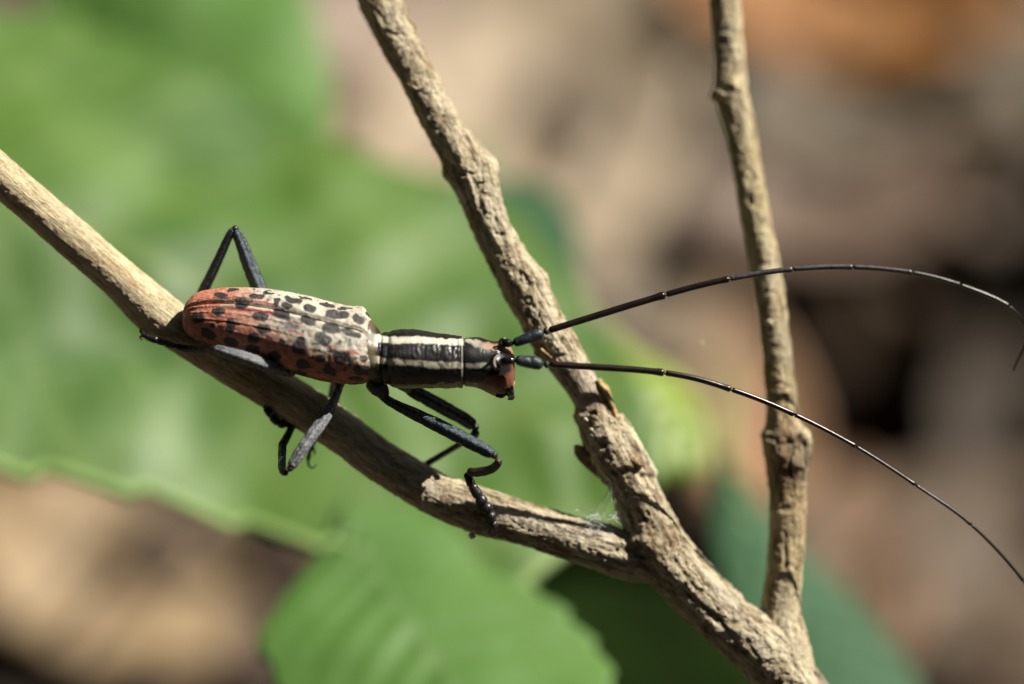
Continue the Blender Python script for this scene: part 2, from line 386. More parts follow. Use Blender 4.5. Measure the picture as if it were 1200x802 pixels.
# ------------------------------------------------------------------ unseen trees added round the spot to keep most of the sky off it
s = NT('tree_bark'); pos = s.n('ShaderNodeNewGeometry').outputs['Position']; a = s.noise(pos, 0.15, 5)
M_TBARK = s.fin(s.mix(a, (0.06, 0.045, 0.03), (0.15, 0.12, 0.09)), 0.85, s.bump(a, 0.8, 2.0), 0.2)
s = NT('tree_foliage'); pos = s.n('ShaderNodeNewGeometry').outputs['Position']; a = s.noise(pos, 0.03, 4)
M_TLEAF = s.fin(s.mix(a, (0.03, 0.055, 0.012), (0.06, 0.10, 0.02)), 0.55, None, 0.3)
TREES = [(-420, 120, 330, 330), (-300, -330, 300, 300), (60, -460, 320, 320), (380, -300, 300, 300), (-160, 430, 330, 330), (520, 60, 300, 240), (-40, -40, 300, 700)]
for k, (tx, ty, cr, hh) in enumerate(TREES):
    t = thing('sky_block_tree', ['slender leafy tree added beyond the left edge to block sky', 'leafy tree added behind the viewer to the left to block sky', 'tall leafy tree added behind the viewer to block sky', 'leafy tree added behind the viewer to the right to block sky',
              'tall leafy tree added beyond the top of the view to block sky', 'low leafy tree added beyond the right edge to block sky', 'very tall tree added so its crown blocks the sky overhead'][k], 'tree', (tx, ty, 0), 'unseen trees added to block the sky')
    bx_, by_ = (tx, ty) if k < 6 else (-330, -120)
    C = catmull([(bx_, by_, -5), (bx_ + 8, by_ - 5, hh * 0.3), (bx_ * 0.9 + tx * 0.1, by_ * 0.9 + ty * 0.1, hh * 0.65), (tx, ty, hh)], 26)
    V_ = tube_grid(C, np.linspace(15, 3, 26), 12, ref=R_)
    link('trunk', new_mesh('trunk', V_, grid_faces(26, 12, True)), M_TBARK, t)
    n_ = 5200
    D = RS.normal(0, 1, (n_, 3)); D /= np.linalg.norm(D, axis=1)[:, None]
    Pc = np.array([tx, ty, hh]) + D * (cr * RS.uniform(0.35, 1, n_) ** 0.6)[:, None] * np.array([1, 1, 0.9])
    keep = (Pc[:, 2] > 28) & (np.linalg.norm(Pc - O_, axis=1) > 110)
    dv = (Pc - O_); al = dv @ Lw; off_ = np.linalg.norm(dv - al[:, None] * Lw, axis=1)
    keep &= ~((al > 0) & (off_ < 50 + 0.11 * al))              # the gap the sun shines through
    Pc = Pc[keep]; n_ = len(Pc)
    a1 = RS.normal(0, 1, (n_, 3)); a1 /= np.linalg.norm(a1, axis=1)[:, None]
    a2 = np.cross(a1, RS.normal(0, 1, (n_, 3))); a2 /= np.linalg.norm(a2, axis=1)[:, None]
    sz = RS.uniform(18, 30, n_)[:, None]
    Q = np.stack([Pc - a1 * sz, Pc - a2 * sz * 0.42 - a1 * sz * 0.1, Pc + a1 * sz, Pc + a2 * sz * 0.42 - a1 * sz * 0.1], 1)
    link('crown', new_mesh('crown', Q, np.arange(n_ * 4).reshape(-1, 4)), M_TLEAF, t)

# ------------------------------------------------------------------ green leaves behind the branch
def green_leaf(name, label, mid, wl, wr, z0, nrm, mats, seed, teeth=0.06, und=0.25, petiole=None, group='green leaves behind the branch', nu=90, nv=41, margin=False, bend=0.0):
    """mid: photograph points down the midrib; wl, wr: half widths on each side; the blade lies on its own tilted plane"""
    nn = nrm[0] * R_ + nrm[1] * U_ + nrm[2] * B_; nn = nn / np.linalg.norm(nn)
    m0 = mid[len(mid) // 2]; p0 = W(m0[0], m0[1], z0); d0 = p0 @ nn
    mm = catmull(np.array([[*p, a, b] for p, a, b in zip(mid, wl, wr)], float), nu)
    T = np.gradient(mm[:, :2], axis=0); T /= np.linalg.norm(T, axis=1)[:, None]
    S = np.stack([T[:, 1], -T[:, 0]], 1)
    v = np.sign(np.linspace(-1, 1, nv)) * np.abs(np.linspace(-1, 1, nv)) ** 0.9
    u = np.linspace(0, 1, nu)
    saw = 1 + teeth * (((u * 13) % 1) - 0.5)
    wd = np.where(v[None] < 0, np.maximum(mm[:, 2], 1)[:, None], np.maximum(mm[:, 3], 1)[:, None]) * (1 + (saw[:, None] - 1) * np.abs(v[None]) ** 3)
    PXY = mm[:, None, :2] + S[:, None, :] * v[None, :, None] * wd[..., None]
    P = toward(W(PXY[..., 0], PXY[..., 1], np.zeros(PXY.shape[:2])), nn, d0)
    # veins: side veins run forward from the midrib
    vein = np.clip(1 - np.abs(v)[None] * 26, 0, 1) + 0 * P[..., 0]
    side = np.abs(((u[:, None] * 11 - np.abs(v)[None] * 1.6) % 1) - 0.5) * 2
    vein = np.maximum(vein, 0.8 * np.clip((side - 0.86) / 0.14, 0, 1))
    h = und * 1.3 * fbm(P * 0.38 + seed, 3, seed) + 0.05 * (1 - side) * (1 - np.abs(v)[None]) - 0.35 * und * np.abs(v)[None] ** 2
    h = h + bend * (1 - sst(-40, 420, PXY[..., 0])) * (420 - PXY[..., 0]) / PPC
    P = P + nn * h[..., None]
    base = P[0, nv // 2]
    t = thing(name, label, 'leaf', base, group)
    me = new_mesh('blade', P, grid_faces(nu, nv, False)); attr(me, 'vein', vein.ravel())
    b = link('blade', me, mats[0], t); b.modifiers.new('thick', 'SOLIDIFY').thickness = 0.025
    C = P[:, nv // 2] - nn * 0.02
    V = tube_grid(C, np.linspace(0.055, 0.015, nu), 10)
    link('midrib', new_mesh('midrib', V, grid_faces(nu, 10, True)), mats[1], t)
    if margin:
        C = P[:, 0] + nn * 0.03
        V = tube_grid(C[3:-3], np.full(nu - 6, 0.085), 10)
        link('leaf_margin', new_mesh('leaf_margin', V, grid_faces(nu - 6, 10, True)), mats[1], t, 'pale thickened lower edge')
    # the stalk drops away to the ground
    if petiole is not None:
        g0 = on_ground(*petiole, h=0.0)
        C = catmull([base, base * 0.7 + g0 * 0.3 + np.array([0, 0, 0.6]), g0], 24)
        V = tube_grid(C, np.linspace(0.09, 0.13, 24), 10)
        link('stalk', new_mesh('stalk', V, grid_faces(24, 10, True)), mats[1], t)
    return t
M_GREEN = mat_leaf('green_leaf', (0.045, 0.122, 0.012), (0.105, 0.20, 0.034), (0.15, 0.235, 0.06), (0.18, 0.30, 0.02), 0.50, 0.5, 0.40)
M_GREENB = mat_leaf('smooth_green_leaf', (0.085, 0.20, 0.035), (0.115, 0.24, 0.05), (0.13, 0.24, 0.07), (0.16, 0.30, 0.02), 0.55, 0.5, 0.5)
M_VEIN = mat_plain('leaf_vein', (0.20, 0.30, 0.10), 0.5)
M_BRIGHT = mat_leaf('bright_leaf', (0.13, 0.24, 0.015), (0.22, 0.31, 0.03), (0.28, 0.32, 0.06), (0.4, 0.48, 0.03), 0.45, 0.5)
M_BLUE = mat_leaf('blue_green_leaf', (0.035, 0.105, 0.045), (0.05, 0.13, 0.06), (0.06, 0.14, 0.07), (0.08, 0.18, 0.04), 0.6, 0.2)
M_SHADE = mat_leaf('shade_dark_leaf', (0.006, 0.014, 0.002), (0.012, 0.026, 0.004), (0.015, 0.03, 0.006), (0.012, 0.03, 0.002), 0.8, 0.05)  # near-black green: deep shade below the fork put into the leaf colour
UPN = (0.0, math.cos(PITCH), math.sin(PITCH))
green_leaf('green_leaf', 'broad green leaf filling the space behind the beetle with a pale raised rib',
           [(-330, 130), (-150, 230), (60, 290), (300, 370), (520, 450), (690, 520), (770, 575)],
           [10, 290, 285, 238, 218, 185, 5], [10, 200, 265, 230, 225, 110, 5], -6.2, (0.1, 0.62, 0.8), (M_GREEN, M_VEIN), 3, und=0.27, petiole=(-500, 60), nu=120, nv=61, margin=True, bend=0.13)
green_leaf('green_leaf', 'smooth green leaf in the upper left standing behind the broad one',
           [(60, -320), (110, -180), (170, -60), (240, 60), (300, 160), (350, 250)],
           [10, 110, 140, 135, 110, 10], [10, 130, 140, 140, 100, 10], -9.5, (-0.1, 0.6, 0.8), (M_GREENB, M_VEIN), 5, und=0.4, petiole=(60, -420))
green_leaf('green_leaf', 'green leaf hanging at the bottom under the fork of the branch',
           [(400, 600), (435, 650), (475, 720), (530, 800), (600, 900), (680, 1000)],
           [10, 150, 170, 190, 150, 5], [10, 95, 110, 160, 150, 5], -3.0, (0.0, 0.66, 0.75), (M_GREENB, M_GREENB), 9, und=0.2, petiole=(640, 1000))
green_leaf('green_leaf', 'bright yellow green leaf tip between the middle branch and the upright twig',
           [(590, 290), (645, 365), (705, 435), (768, 495), (818, 565)],
           [10, 70, 90, 80, 8], [10, 40, 50, 55, 8], -7.2, (0.35, 0.6, 0.7), (M_BRIGHT, M_VEIN), 12, und=0.3, petiole=(560, 200))
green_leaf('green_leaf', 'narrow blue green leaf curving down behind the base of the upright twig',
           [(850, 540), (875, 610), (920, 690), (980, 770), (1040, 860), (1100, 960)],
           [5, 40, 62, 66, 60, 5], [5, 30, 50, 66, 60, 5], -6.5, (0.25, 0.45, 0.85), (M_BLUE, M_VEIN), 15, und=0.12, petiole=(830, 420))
green_leaf('green_leaf', 'green leaf coloured near black as shade in the gap below the fork of the branch',
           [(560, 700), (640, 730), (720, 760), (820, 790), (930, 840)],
           [8, 60, 80, 80, 5], [8, 60, 90, 80, 5], -14, (0.0, 0.64, 0.77), (M_SHADE, M_VEIN), 17, und=0.3, petiole=(520, 680))
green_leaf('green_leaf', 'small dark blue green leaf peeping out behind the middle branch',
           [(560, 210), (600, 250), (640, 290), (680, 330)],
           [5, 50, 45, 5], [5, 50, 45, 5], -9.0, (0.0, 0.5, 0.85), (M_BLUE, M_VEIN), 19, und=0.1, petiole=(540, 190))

# ------------------------------------------------------------------ the forked branch
# centre lines: (px, py, z, radius px)
STEM = [(1050, 990, -0.55, 38), (965, 860, -0.50, 37), (925, 800, -0.48, 35), (888, 757, -0.45, 35), (845, 722, -0.42, 32), (808, 684, -0.40, 32), (775, 643, -0.38, 32), (755, 600, -0.36, 28),
        (738, 560, -0.34, 25), (724, 540, -0.34, 27), (710, 510, -0.34, 25), (697, 480, -0.34, 20), (684, 455, -0.33, 20), (668, 430, -0.33, 22), (651, 404, -0.33, 24), (638, 380, -0.33, 23), (612, 330, -0.36, 24),
        (583, 280, -0.38, 22), (563, 232, -0.40, 25), (552, 203, -0.41, 28), (520, 150, -0.45, 22), (493, 100, -0.50, 21), (467, 47, -0.55, 22), (445, 0, -0.6, 24), (395, -110, -0.75, 25), (330, -260, -0.95, 26)]
TWIG = [(775, 655, -0.40, 28), (740, 652, -0.38, 28), (687, 636, -0.33, 26), (625, 617, -0.30, 25), (562, 598, -0.28, 27), (512, 580, -0.27, 25), (450, 543, -0.26, 25), (400, 506, -0.25, 25), (350, 474, -0.24, 26),
        (300, 443, -0.22, 26), (250, 412, -0.20, 26), (200, 379, -0.18, 27), (172, 357, -0.17, 27), (140, 327, -0.15, 24), (100, 292, -0.13, 23.5), (50, 249, -0.10, 23.5), (0, 206, -0.08, 23), (-90, 130, -0.05, 23), (-260, 0, -0.02, 23)]
RTW = [(925, 790, -0.48, 32), (918, 752, -0.50, 28), (915, 715, -0.52, 22.5), (918, 680, -0.54, 20.5), (921, 650, -0.56, 20.5), (923, 610, -0.58, 20.5), (923, 580, -0.60, 21), (923, 550, -0.62, 25), (922, 518, -0.63, 29), (918, 497, -0.64, 21), (914, 450, -0.68, 17.5),
       (909, 400, -0.72, 17), (902, 340, -0.76, 17.5), (891, 280, -0.80, 17.5), (883, 240, -0.83, 17), (867, 150, -0.90, 17.5), (857, 112, -0.93, 20), (854, 70, -0.96, 18), (850, 0, -1.0, 17.5), (842, -120, -1.1, 18), (838, -260, -1.2, 18)]
LINES = []
for ln in (STEM, TWIG, RTW):
    A = np.array(ln, float)
    C = W(A[:, 0], A[:, 1], A[:, 2])
    r = A[:, 3] / PPC * (DIST - A[:, 2]) / DIST
    LINES.append(catmull(np.hstack([C, r[:, None]]), len(ln) * 10))
Vs, Fs, base = [], [], 0
caps = []
for S in LINES:
    V = tube_grid(S[:, :3], S[:, 3], 32); n = len(S)
    Vs.append(V.reshape(-1, 3)); Fs.append(grid_faces(n, 32, True) + base)
    caps += [[base + k for k in range(32)], [base + (n - 1) * 32 + k for k in range(32)][::-1]]
    base += n * 32
me = new_mesh('raw', np.vstack(Vs), np.vstack(Fs), caps)
tmp = bpy.data.objects.new('raw', me); COL.objects.link(tmp)
rm = tmp.modifiers.new('v', 'REMESH'); rm.mode = 'VOXEL'; rm.voxel_size = 0.0115
sm = tmp.modifiers.new('s', 'SMOOTH'); sm.factor = 0.6; sm.iterations = 14
dg = bpy.context.evaluated_depsgraph_get()
me2 = bpy.data.meshes.new_from_object(tmp.evaluated_get(dg))
bpy.data.objects.remove(tmp)
nvt = len(me2.vertices)
V = np.empty(nvt * 3); me2.vertices.foreach_get('co', V); V = V.reshape(-1, 3)
NRM = np.empty(nvt * 3); me2.vertex_normals.foreach_get('vector', NRM); NRM = NRM.reshape(-1, 3)
F = np.empty(len(me2.loops), dtype=np.int32); me2.loops.foreach_get('vertex_index', F); F = F.reshape(-1, 4)
print('bark verts', nvt)
bd = np.full(nvt, 1e9); bid = np.zeros(nvt, int); axp = np.zeros((nvt, 3)); QS = []; DS = []
for li, S in enumerate(LINES):
    C = S[:, :3]; T, N, Bn = frames(C); ql = np.zeros((nvt, 3)); dl = np.zeros(nvt)
    s_ = np.concatenate([[0], np.cumsum(np.linalg.norm(np.diff(C, axis=0), axis=1))])
    for k in range(0, nvt, 20000):
        P = V[k:k + 20000]
        d2 = (P ** 2).sum(1)[:, None] - 2 * P @ C.T + (C ** 2).sum(1)[None]
        j = d2.argmin(1); X = P - C[j]; t = (X * T[j]).sum(1); X = X - T[j] * t[:, None]
        dist = (np.linalg.norm(X, axis=1) + np.maximum(np.abs(t) - 0.1, 0)) / S[j, 3]
        ql[k:k + 20000] = np.stack([(X * N[j]).sum(1) * 5.2 + li * 13, (X * Bn[j]).sum(1) * 5.2, (s_[j] + t) * 1.15 + li * 31], 1)
        dl[k:k + 20000] = dist
        better = dist < bd[k:k + 20000]
        ii = np.nonzero(better)[0] + k; jj = j[better]
        bd[ii] = dist[better]; bid[ii] = li; axp[ii] = C[jj]
    QS.append(ql); DS.append(dl)
DS = np.array(DS); WT = np.exp(-(DS - bd[None]) * 7); WT[WT < 0.03] = 0; WT /= WT.sum(0)[None]
def along(fn):
    # grain that follows each limb and blends where limbs meet
    o = np.zeros(nvt)
    for li in range(3):
        m_ = WT[li] > 0
        o[m_] += WT[li][m_] * fn(QS[li][m_])
    return o
px, py, pz = PX(V)
front = (((V - axp) @ B_) > -0.02).astype(float)
# how rough each stretch is: the twig's far end is smooth, the middle branch is crusty
rgh = np.where(bid == 1, 0.42 + 0.62 * sst(300, 620, px), np.where(bid == 0, 1.1, 0.75))
bare = (bid == 0) * sst(418, 432, py + 4 * noise(V * 9, 2)) * (1 - sst(474, 486, py + 6 * noise(V * 9, 3)))
rgh = rgh * (1 - 0.75 * bare)
fibre = along(lambda q: fbm(q * np.array([1.5, 1.5, 0.9]), 4, 21, 0.6))
ridg = along(lambda q: 1 - np.abs(fbm(q * np.array([1.0, 1.0, 0.8]) + 7, 3, 31)) * 2.6)
lump = fbm(V * 3.2, 3, 41)
crust = sst(-0.02, 0.10, along(lambda q: fbm(q * np.array([0.55, 0.55, 0.9]), 4, 51, 0.55)))
crust = crust * (1 - bare) * np.where(bid == 0, 1.0, np.where(bid == 2, 0.55, 0.25 * sst(450, 600, px)))
patch = (bid == 0) * sst(482, 488, py + 5 * noise(V * 8, 5) + (px - 700) * -0.12) * (1 - sst(545, 550, py + 5 * noise(V * 8, 6) - (px - 725) * 0.25))
pits = sst(0.28, 0.5, noise(V * 13, 61)) * np.where(bid == 1, 0.3, 1)
micro = fbm(V * 34, 2, 71)
scab = np.abs(fbm(V * 11, 3, 73)); grain = fbm(V * 19, 3, 75)
dsp = rgh * (0.018 * fibre - 0.004 * ridg + 0.016 * lump + 0.010 * micro + 0.006 * scab + 0.007 * grain) + 0.016 * crust + 0.040 * patch - 0.012 * pits * rgh
tone = np.ones((nvt, 3))
def seg_d(ax_, ay_, bx_, by_):
    vx, vy = bx_ - ax_, by_ - ay_
    t = np.clip(((px - ax_) * vx + (py - ay_) * vy) / (vx * vx + vy * vy), 0, 1)
    return np.hypot(px - ax_ - t * vx, py - ay_ - t * vy)
def groove(pts, wdt, dep, b=None, dark=0.5):
    global dsp
    d = np.full(nvt, 1e9)
    for (a0, a1), (b0, b1) in zip(pts[:-1], pts[1:]): d = np.minimum(d, seg_d(a0, a1, b0, b1))
    d = np.hypot(d, 0) + 2.2 * noise(V * 7, 9) + 1.2 * noise(V * 19, 10)
    g_ = np.exp(-np.maximum(d, 0) ** 2 / (2 * wdt ** 2)) * front * (0.72 + 0.28 * noise(V * 5, 12)) * sst(-2.5 * wdt - 3, -1, -np.abs(d) + 0)
    dsp = dsp - 0.75 * dep * g_ * 0.6
    tone[:] = tone * (1 - dark * np.clip(g_, 0, 1))[:, None]
def bump_at(x, y, r, h):
    global dsp
    dsp = dsp + h * np.exp(-((px - x) ** 2 + (py - y) ** 2) / (2 * r * r)) * front
groove([(738, 668), (752, 663), (782, 678), (817, 704), (850, 736), (872, 765)], 2.6, 0.085, dark=0.35)
groove([(700, 636), (730, 640), (752, 652)], 1.8, 0.045)
groove([(700, 650), (735, 664)], 1.8, 0.05)
groove([(790, 655), (815, 690), (842, 715)], 1.6, 0.04)
groove([(886, 716), (894, 735), (898, 760)], 1.6, 0.03, dark=0.25)
groove([(898, 728), (908, 745)], 1.5, 0.02, dark=0.2)
groove([(875, 752), (890, 772)], 1.8, 0.045)
groove([(741, 616), (752, 628), (750, 640)], 2.0, 0.05)
groove([(756, 608), (770, 628)], 1.8, 0.045)
groove([(725, 575), (742, 612)], 2.0, 0.045)
groove([(741, 540), (757, 548)], 1.8, 0.06)
groove([(935, 514), (944, 524), (946, 545), (941, 562)], 3.0, 0.13, dark=0.95)
groove([(905, 515), (914, 521), (924, 518)], 2.6, 0.06, dark=0.6)
groove([(928, 525), (925, 548), (930, 572)], 2.0, 0.055, dark=0.5)
groove([(906, 540), (912, 562), (908, 578)], 2.0, 0.05, dark=0.5)
groove([(915, 575), (918, 598)], 2.0, 0.04, dark=0.5)
groove([(920, 625), (921, 668)], 1.6, 0.045, dark=0.4)
groove([(530, 195), (555, 250), (575, 285)], 1.8, 0.04)
groove([(580, 255), (592, 290)], 1.5, 0.035)
groove([(545, 190), (562, 225)], 1.4, 0.03)
groove([(655, 395), (668, 412)], 2.0, 0.05)
groove([(645, 415), (672, 418), (682, 424)], 2.0, 0.05, dark=0.4)
groove([(842, 108), (856, 104)], 2.0, 0.05)
groove([(862, 120), (866, 140)], 1.4, 0.03)
bump_at(748, 634, 6, 0.07); bump_at(762, 640, 7, 0.05); bump_at(718, 606, 9, 0.05)
bump_at(581, 192, 8, 0.06); bump_at(640, 322, 9, 0.04); bump_at(938, 512, 6, 0.05)
bump_at(898, 511, 6, 0.05); bump_at(934, 545, 6, 0.05); bump_at(916, 532, 5, 0.05)
bump_at(841, 112, 5, 0.07); bump_at(859, 100, 5, 0.05); bump_at(175, 395, 6, 0.05)
bump_at(510, 95, 6, 0.03); bump_at(486, 30, 6, 0.03); bump_at(520, 205, 5, 0.03)
V2 = V + NRM * dsp[:, None]
# own colours of the bark: grey scraped wood, dark knot, yellowish side, pinkish bare stretch
def tint(mask, c):
    tone[:] = tone * (1 - mask[:, None]) + tone * np.array(c)[None] * mask[:, None]
tint(bare * 0.9, (1.0, 0.97, 1.1))
tint(sst(0.0, -0.6, ridg) * 0.0 + sst(0.1, 0.75, ridg) * np.where(bid == 1, 0.10 + 0.15 * sst(450, 600, px), 0.22), (0.45, 0.38, 0.30))
knot = np.exp(-((px - 921) / 26) ** 2 - ((py - 552) / 42) ** 2) * (bid == 2)
tint(knot * 0.95, (0.46, 0.37, 0.36))
tint(sst(0.15, 0.5, fbm(V * 1.6, 3, 81)) * 0.35, (0.78, 0.70, 0.60))
tint((bid == 1) * (1 - sst(240, 520, px)) * 0.9, (1.12, 1.08, 0.98))
tint((bid == 2) * sst(0, 0.5, noise(V * 2.1, 83)) * 0.5 + (bid == 2) * 0.4, (1.0, 0.96, 0.80))
tint(np.exp(-((px - 705) / 22) ** 2 - ((py - 612) / 12) ** 2) * 0.95, (1.35, 1.5, 2.0))
root = thing('forked_branch', 'dry tan forked branch with rough bark that carries the spotted beetle', 'branch', W(965, 860, -0.5))
fb = bid[F[:, 0]]
for li, (nm, lb) in enumerate((('main_stem', 'thick crusty stem running from the top to the bottom'), ('side_twig', 'smoother twig under the beetle'),
                               ('side_twig', 'thin upright twig with a dark knot'))):
    f = F[fb == li]; ids, inv = np.unique(f, return_inverse=True)
    me = new_mesh(nm, V2[ids], inv.reshape(-1, 4))
    attr(me, 'q', QS[li][ids]); attr(me, 'tone', np.clip(tone[ids], 0, 2)); attr(me, 'rug', np.where(bid[ids] == 1, 0.22 + 0.78 * sst(350, 620, px[ids]), np.where(bid[ids] == 2, 0.7, 1.0)))
    link(nm, me, M_BARK, root, lb)
bpy.data.meshes.remove(me2)

def flake(outline, z0, z1, curl, col, label, thick=0.03, seed=1):
    """a curled scale of loose bark; outline: strip of (left, right) photograph points"""
    L = catmull(np.array([[*a, *b] for a, b in outline], float), 26)
    nv = 9; v = np.linspace(0, 1, nv)
    xy = L[:, None, :2] * (1 - v)[None, :, None] + L[:, None, 2:] * v[None, :, None]
    zz = z0 + (z1 - z0) * v[None] + curl * np.sin(v[None] * math.pi) + 0 * L[:, :1]
    P = W(xy[..., 0], xy[..., 1], zz)
    jag = 1 + 0 * v
    P = P + (0.035 * fbm(P * 9, 3, seed)[..., None]) * (0.5 * B_ - 0.6 * R_ + 0.4 * U_)
    me = new_mesh('bark_flake', P, grid_faces(26, nv, False))
    attr(me, 'q', P.reshape(-1, 3) * 5); attr(me, 'tone', np.repeat(np.array(col)[None], 26 * nv, 0)); attr(me, 'rug', np.ones(26 * nv))
    o = link('bark_flake', me, M_BARK, root, label)
    m = o.modifiers.new('t', 'SOLIDIFY'); m.thickness = thick; m.offset = 0
flake([((672, 486), (700, 478)), ((675, 494), (704, 492)), ((680, 503), (705, 506)), ((690, 520), (708, 522))], -0.36, -0.12, 0.03, (0.7, 0.6, 0.5), 'torn bark scale pointing left', seed=3)
flake([((674, 521), (684, 523)), ((674, 530), (690, 527)), ((682, 542), (702, 534)), ((698, 556), (716, 548)), ((708, 562), (722, 556))], -0.34, -0.26, 0.05, (0.5, 0.4, 0.32), 'dark curled bark scale sticking out to the left', seed=4)
flake([((697, 446), (703, 444)), ((706, 456), (712, 454)), ((713, 470), (718, 468)), ((719, 484), (724, 484)), ((721, 492), (727, 492))], -0.22, -0.30, 0.05, (1.0, 0.85, 0.55), 'thin yellowish bark strip lifting off', thick=0.02, seed=5)
flake([((726, 538), (734, 533)), ((738, 541), (745, 536)), ((750, 548), (757, 545))], -0.10, -0.14, 0.03, (0.8, 0.68, 0.55), None, seed=6)
flake([((626, 412), (634, 408)), ((631, 420), (640, 413)), ((640, 426), (648, 420))], -0.3, -0.14, 0.03, (0.7, 0.6, 0.5), None, seed=7)
flake([((476, 98), (484, 101)), ((484, 104), (494, 106)), ((492, 103), (500, 102))], -0.30, -0.27, 0.03, (1.0, 0.95, 0.9), None, thick=0.015, seed=8)
flake([((838, 104), (848, 110)), ((844, 112), (856, 112)), ((852, 106), (862, 103))], -0.78, -0.76, 0.03, (1.25, 1.2, 1.1), None, thick=0.02, seed=9)
# pale specks stuck on the bark
M_SPECK = mat_plain('pale_speck', (0.55, 0.49, 0.38), 0.7)
def blob(name, P0, r, mat, parent, sq=(1, 1, 1), nu=12, nv=16, label=None, rough=0.1, axes=None):
    th = np.linspace(0.02, math.pi - 0.02, nu); ph = np.linspace(0, 2 * math.pi, nv, endpoint=False)
    A = axes if axes is not None else (R_, U_, B_)
    x = np.sin(th)[:, None] * np.cos(ph)[None] * sq[0]; y = np.sin(th)[:, None] * np.sin(ph)[None] * sq[1]; z = np.cos(th)[:, None] * sq[2] + 0 * x
    P = x[..., None] * A[0] + y[..., None] * A[1] + z[..., None] * A[2]
    P = P * (1 + rough * noise(P * 2.1 + r * 7, 3))[..., None] * r + P0
    me = new_mesh(name, P, grid_faces(nu, nv, True), [list(range(nv)), list(range((nu - 1) * nv, nu * nv))[::-1]])
    return link(name, me, mat, parent, label)
for (x, y, z, r) in ((598, 322, -0.16, 3.2), (782, 695, -0.22, 3), (902, 378, -0.58, 4), (693, 504, -0.12, 3.4), (686, 492, -0.1, 3.0), (700, 497, -0.12, 2.6), (730, 637, -0.12, 2.2), (553, 628, -0.09, 4), (562, 625, -0.10, 3), (84 + 85, 368, 0.03, 2), (461, 533, -0.05, 2.5), (906, 370, -0.6, 2.5), (535, 176, -0.24, 2.2)):
    blob('bark_speck', W(x, y, z), r / PPC, M_SPECK, root, (1, 0.8, 0.7), rough=0.5)

# old spider silk in the fork
s = NT('spider_silk'); s.fin((0.85, 0.87, 0.9), 0.35, None, 0.5)
M_SILK = s.m
Vs, Fs, base = [], [], 0
for k in range(70):
    if k < 9:
        a = np.array([716 + RS.uniform(-2, 3), 566 + RS.uniform(-4, 10), -0.2 + RS.uniform(-.1, .1)]); b = np.array([RS.uniform(690, 724), 608 + RS.uniform(-3, 4), -0.2 + RS.uniform(-.1, .1)])
    else:
        a = np.array([RS.uniform(682, 722), RS.uniform(602, 616), -0.13 + RS.uniform(-.08, .06)]); b = a + np.array([RS.uniform(-16, 16), RS.uniform(-7, 7), RS.uniform(-.06, .08)])
    m = (a + b) / 2 + RS.normal(0, 1.6, 3) * np.array([1, 1, 0.015])
    C = catmull(np.array([W(*a), W(*m), W(*b)]), 7)
    V_ = tube_grid(C, np.full(7, (0.12 if k < 9 else 0.17) / PPC), 4)
    Vs.append(V_.reshape(-1, 3)); Fs.append(grid_faces(7, 4, True) + base); base += 28
me = new_mesh('spider_silk', np.vstack(Vs), np.vstack(Fs))
o = link('spider_silk', me, M_SILK, origin=W(705, 610, -0.15)); o['label'] = 'wisp of old white spider silk in the fork of the branch'; o['category'] = 'cobweb'; o['kind'] = 'thing'

# ------------------------------------------------------------------ the longhorn beetle
beetle = thing('longhorn_beetle', 'slender red and cream longhorn beetle with black spots and very long antennae on the branch', 'beetle', W(400, 470, -0.1))
# body sections: x, top y, bottom y, axis z, roll (deg), breadth to depth, squareness
SEC = [(214.5, 366, 378, 0.10, 35, .8, 2), (217, 358, 386, 0.10, 35, .8, 2.0), (223, 350, 392, 0.11, 35, .8, 2.1), (232, 344.5, 397, 0.12, 35, .8, 2.2), (250, 341, 403, 0.14, 37, .8, 2.3), (280, 339, 413.5, 0.17, 38, .8, 2.2),
       (320, 342, 426, 0.20, 38, .8, 2.25), (360, 349, 439, 0.23, 37, .8, 2.25), (400, 359.5, 447, 0.25, 35, .8, 2.3), (422, 365, 446.5, 0.25, 32, .82, 2.5), (433, 372.5, 446, 0.25, 28, .88, 2.3),
       (441, 383, 448.5, 0.24, 22, .95, 2.1), (447, 389, 450.5, 0.24, 18, 1, 2), (455, 389, 451.5, 0.24, 18, 1, 2), (463, 386.5, 454.5, 0.24, 18, 1, 2), (485, 386, 455.5, 0.24, 17, 1, 2), (507, 389.5, 455, 0.24, 17, 1, 2), (525, 392, 455.5, 0.24, 17, 1, 2), (538, 394, 454.8, 0.24, 17, 1, 2),
       (542.5, 395, 454.2, 0.24, 17, 1, 2), (545, 396, 453, 0.24, 17, 1, 2), (560, 395.5, 455, 0.23, 17, 1, 2.1), (572, 399, 460, 0.22, 17, 1, 2.3), (584, 402.5, 465, 0.20, 17, .98, 2.6),
       (594, 405, 461, 0.18, 17, .95, 2.8), (600, 409, 455, 0.17, 17, .85, 2.8), (603, 417, 447, 0.16, 17, .7, 2.4)]
A = np.array(SEC, float)
def section_at(x):
    # monotone-ish interpolation by Catmull on the station index
    return np.stack([np.interp(x, A[:, 0], A[:, k]) for k in range(A.shape[1])], -1)
dense = catmull(A, len(A) * 10)
def sections(x):
    o = np.argsort(dense[:, 0])
    return np.stack([np.interp(x, dense[o, 0], dense[o, k]) for k in range(A.shape[1])], -1)
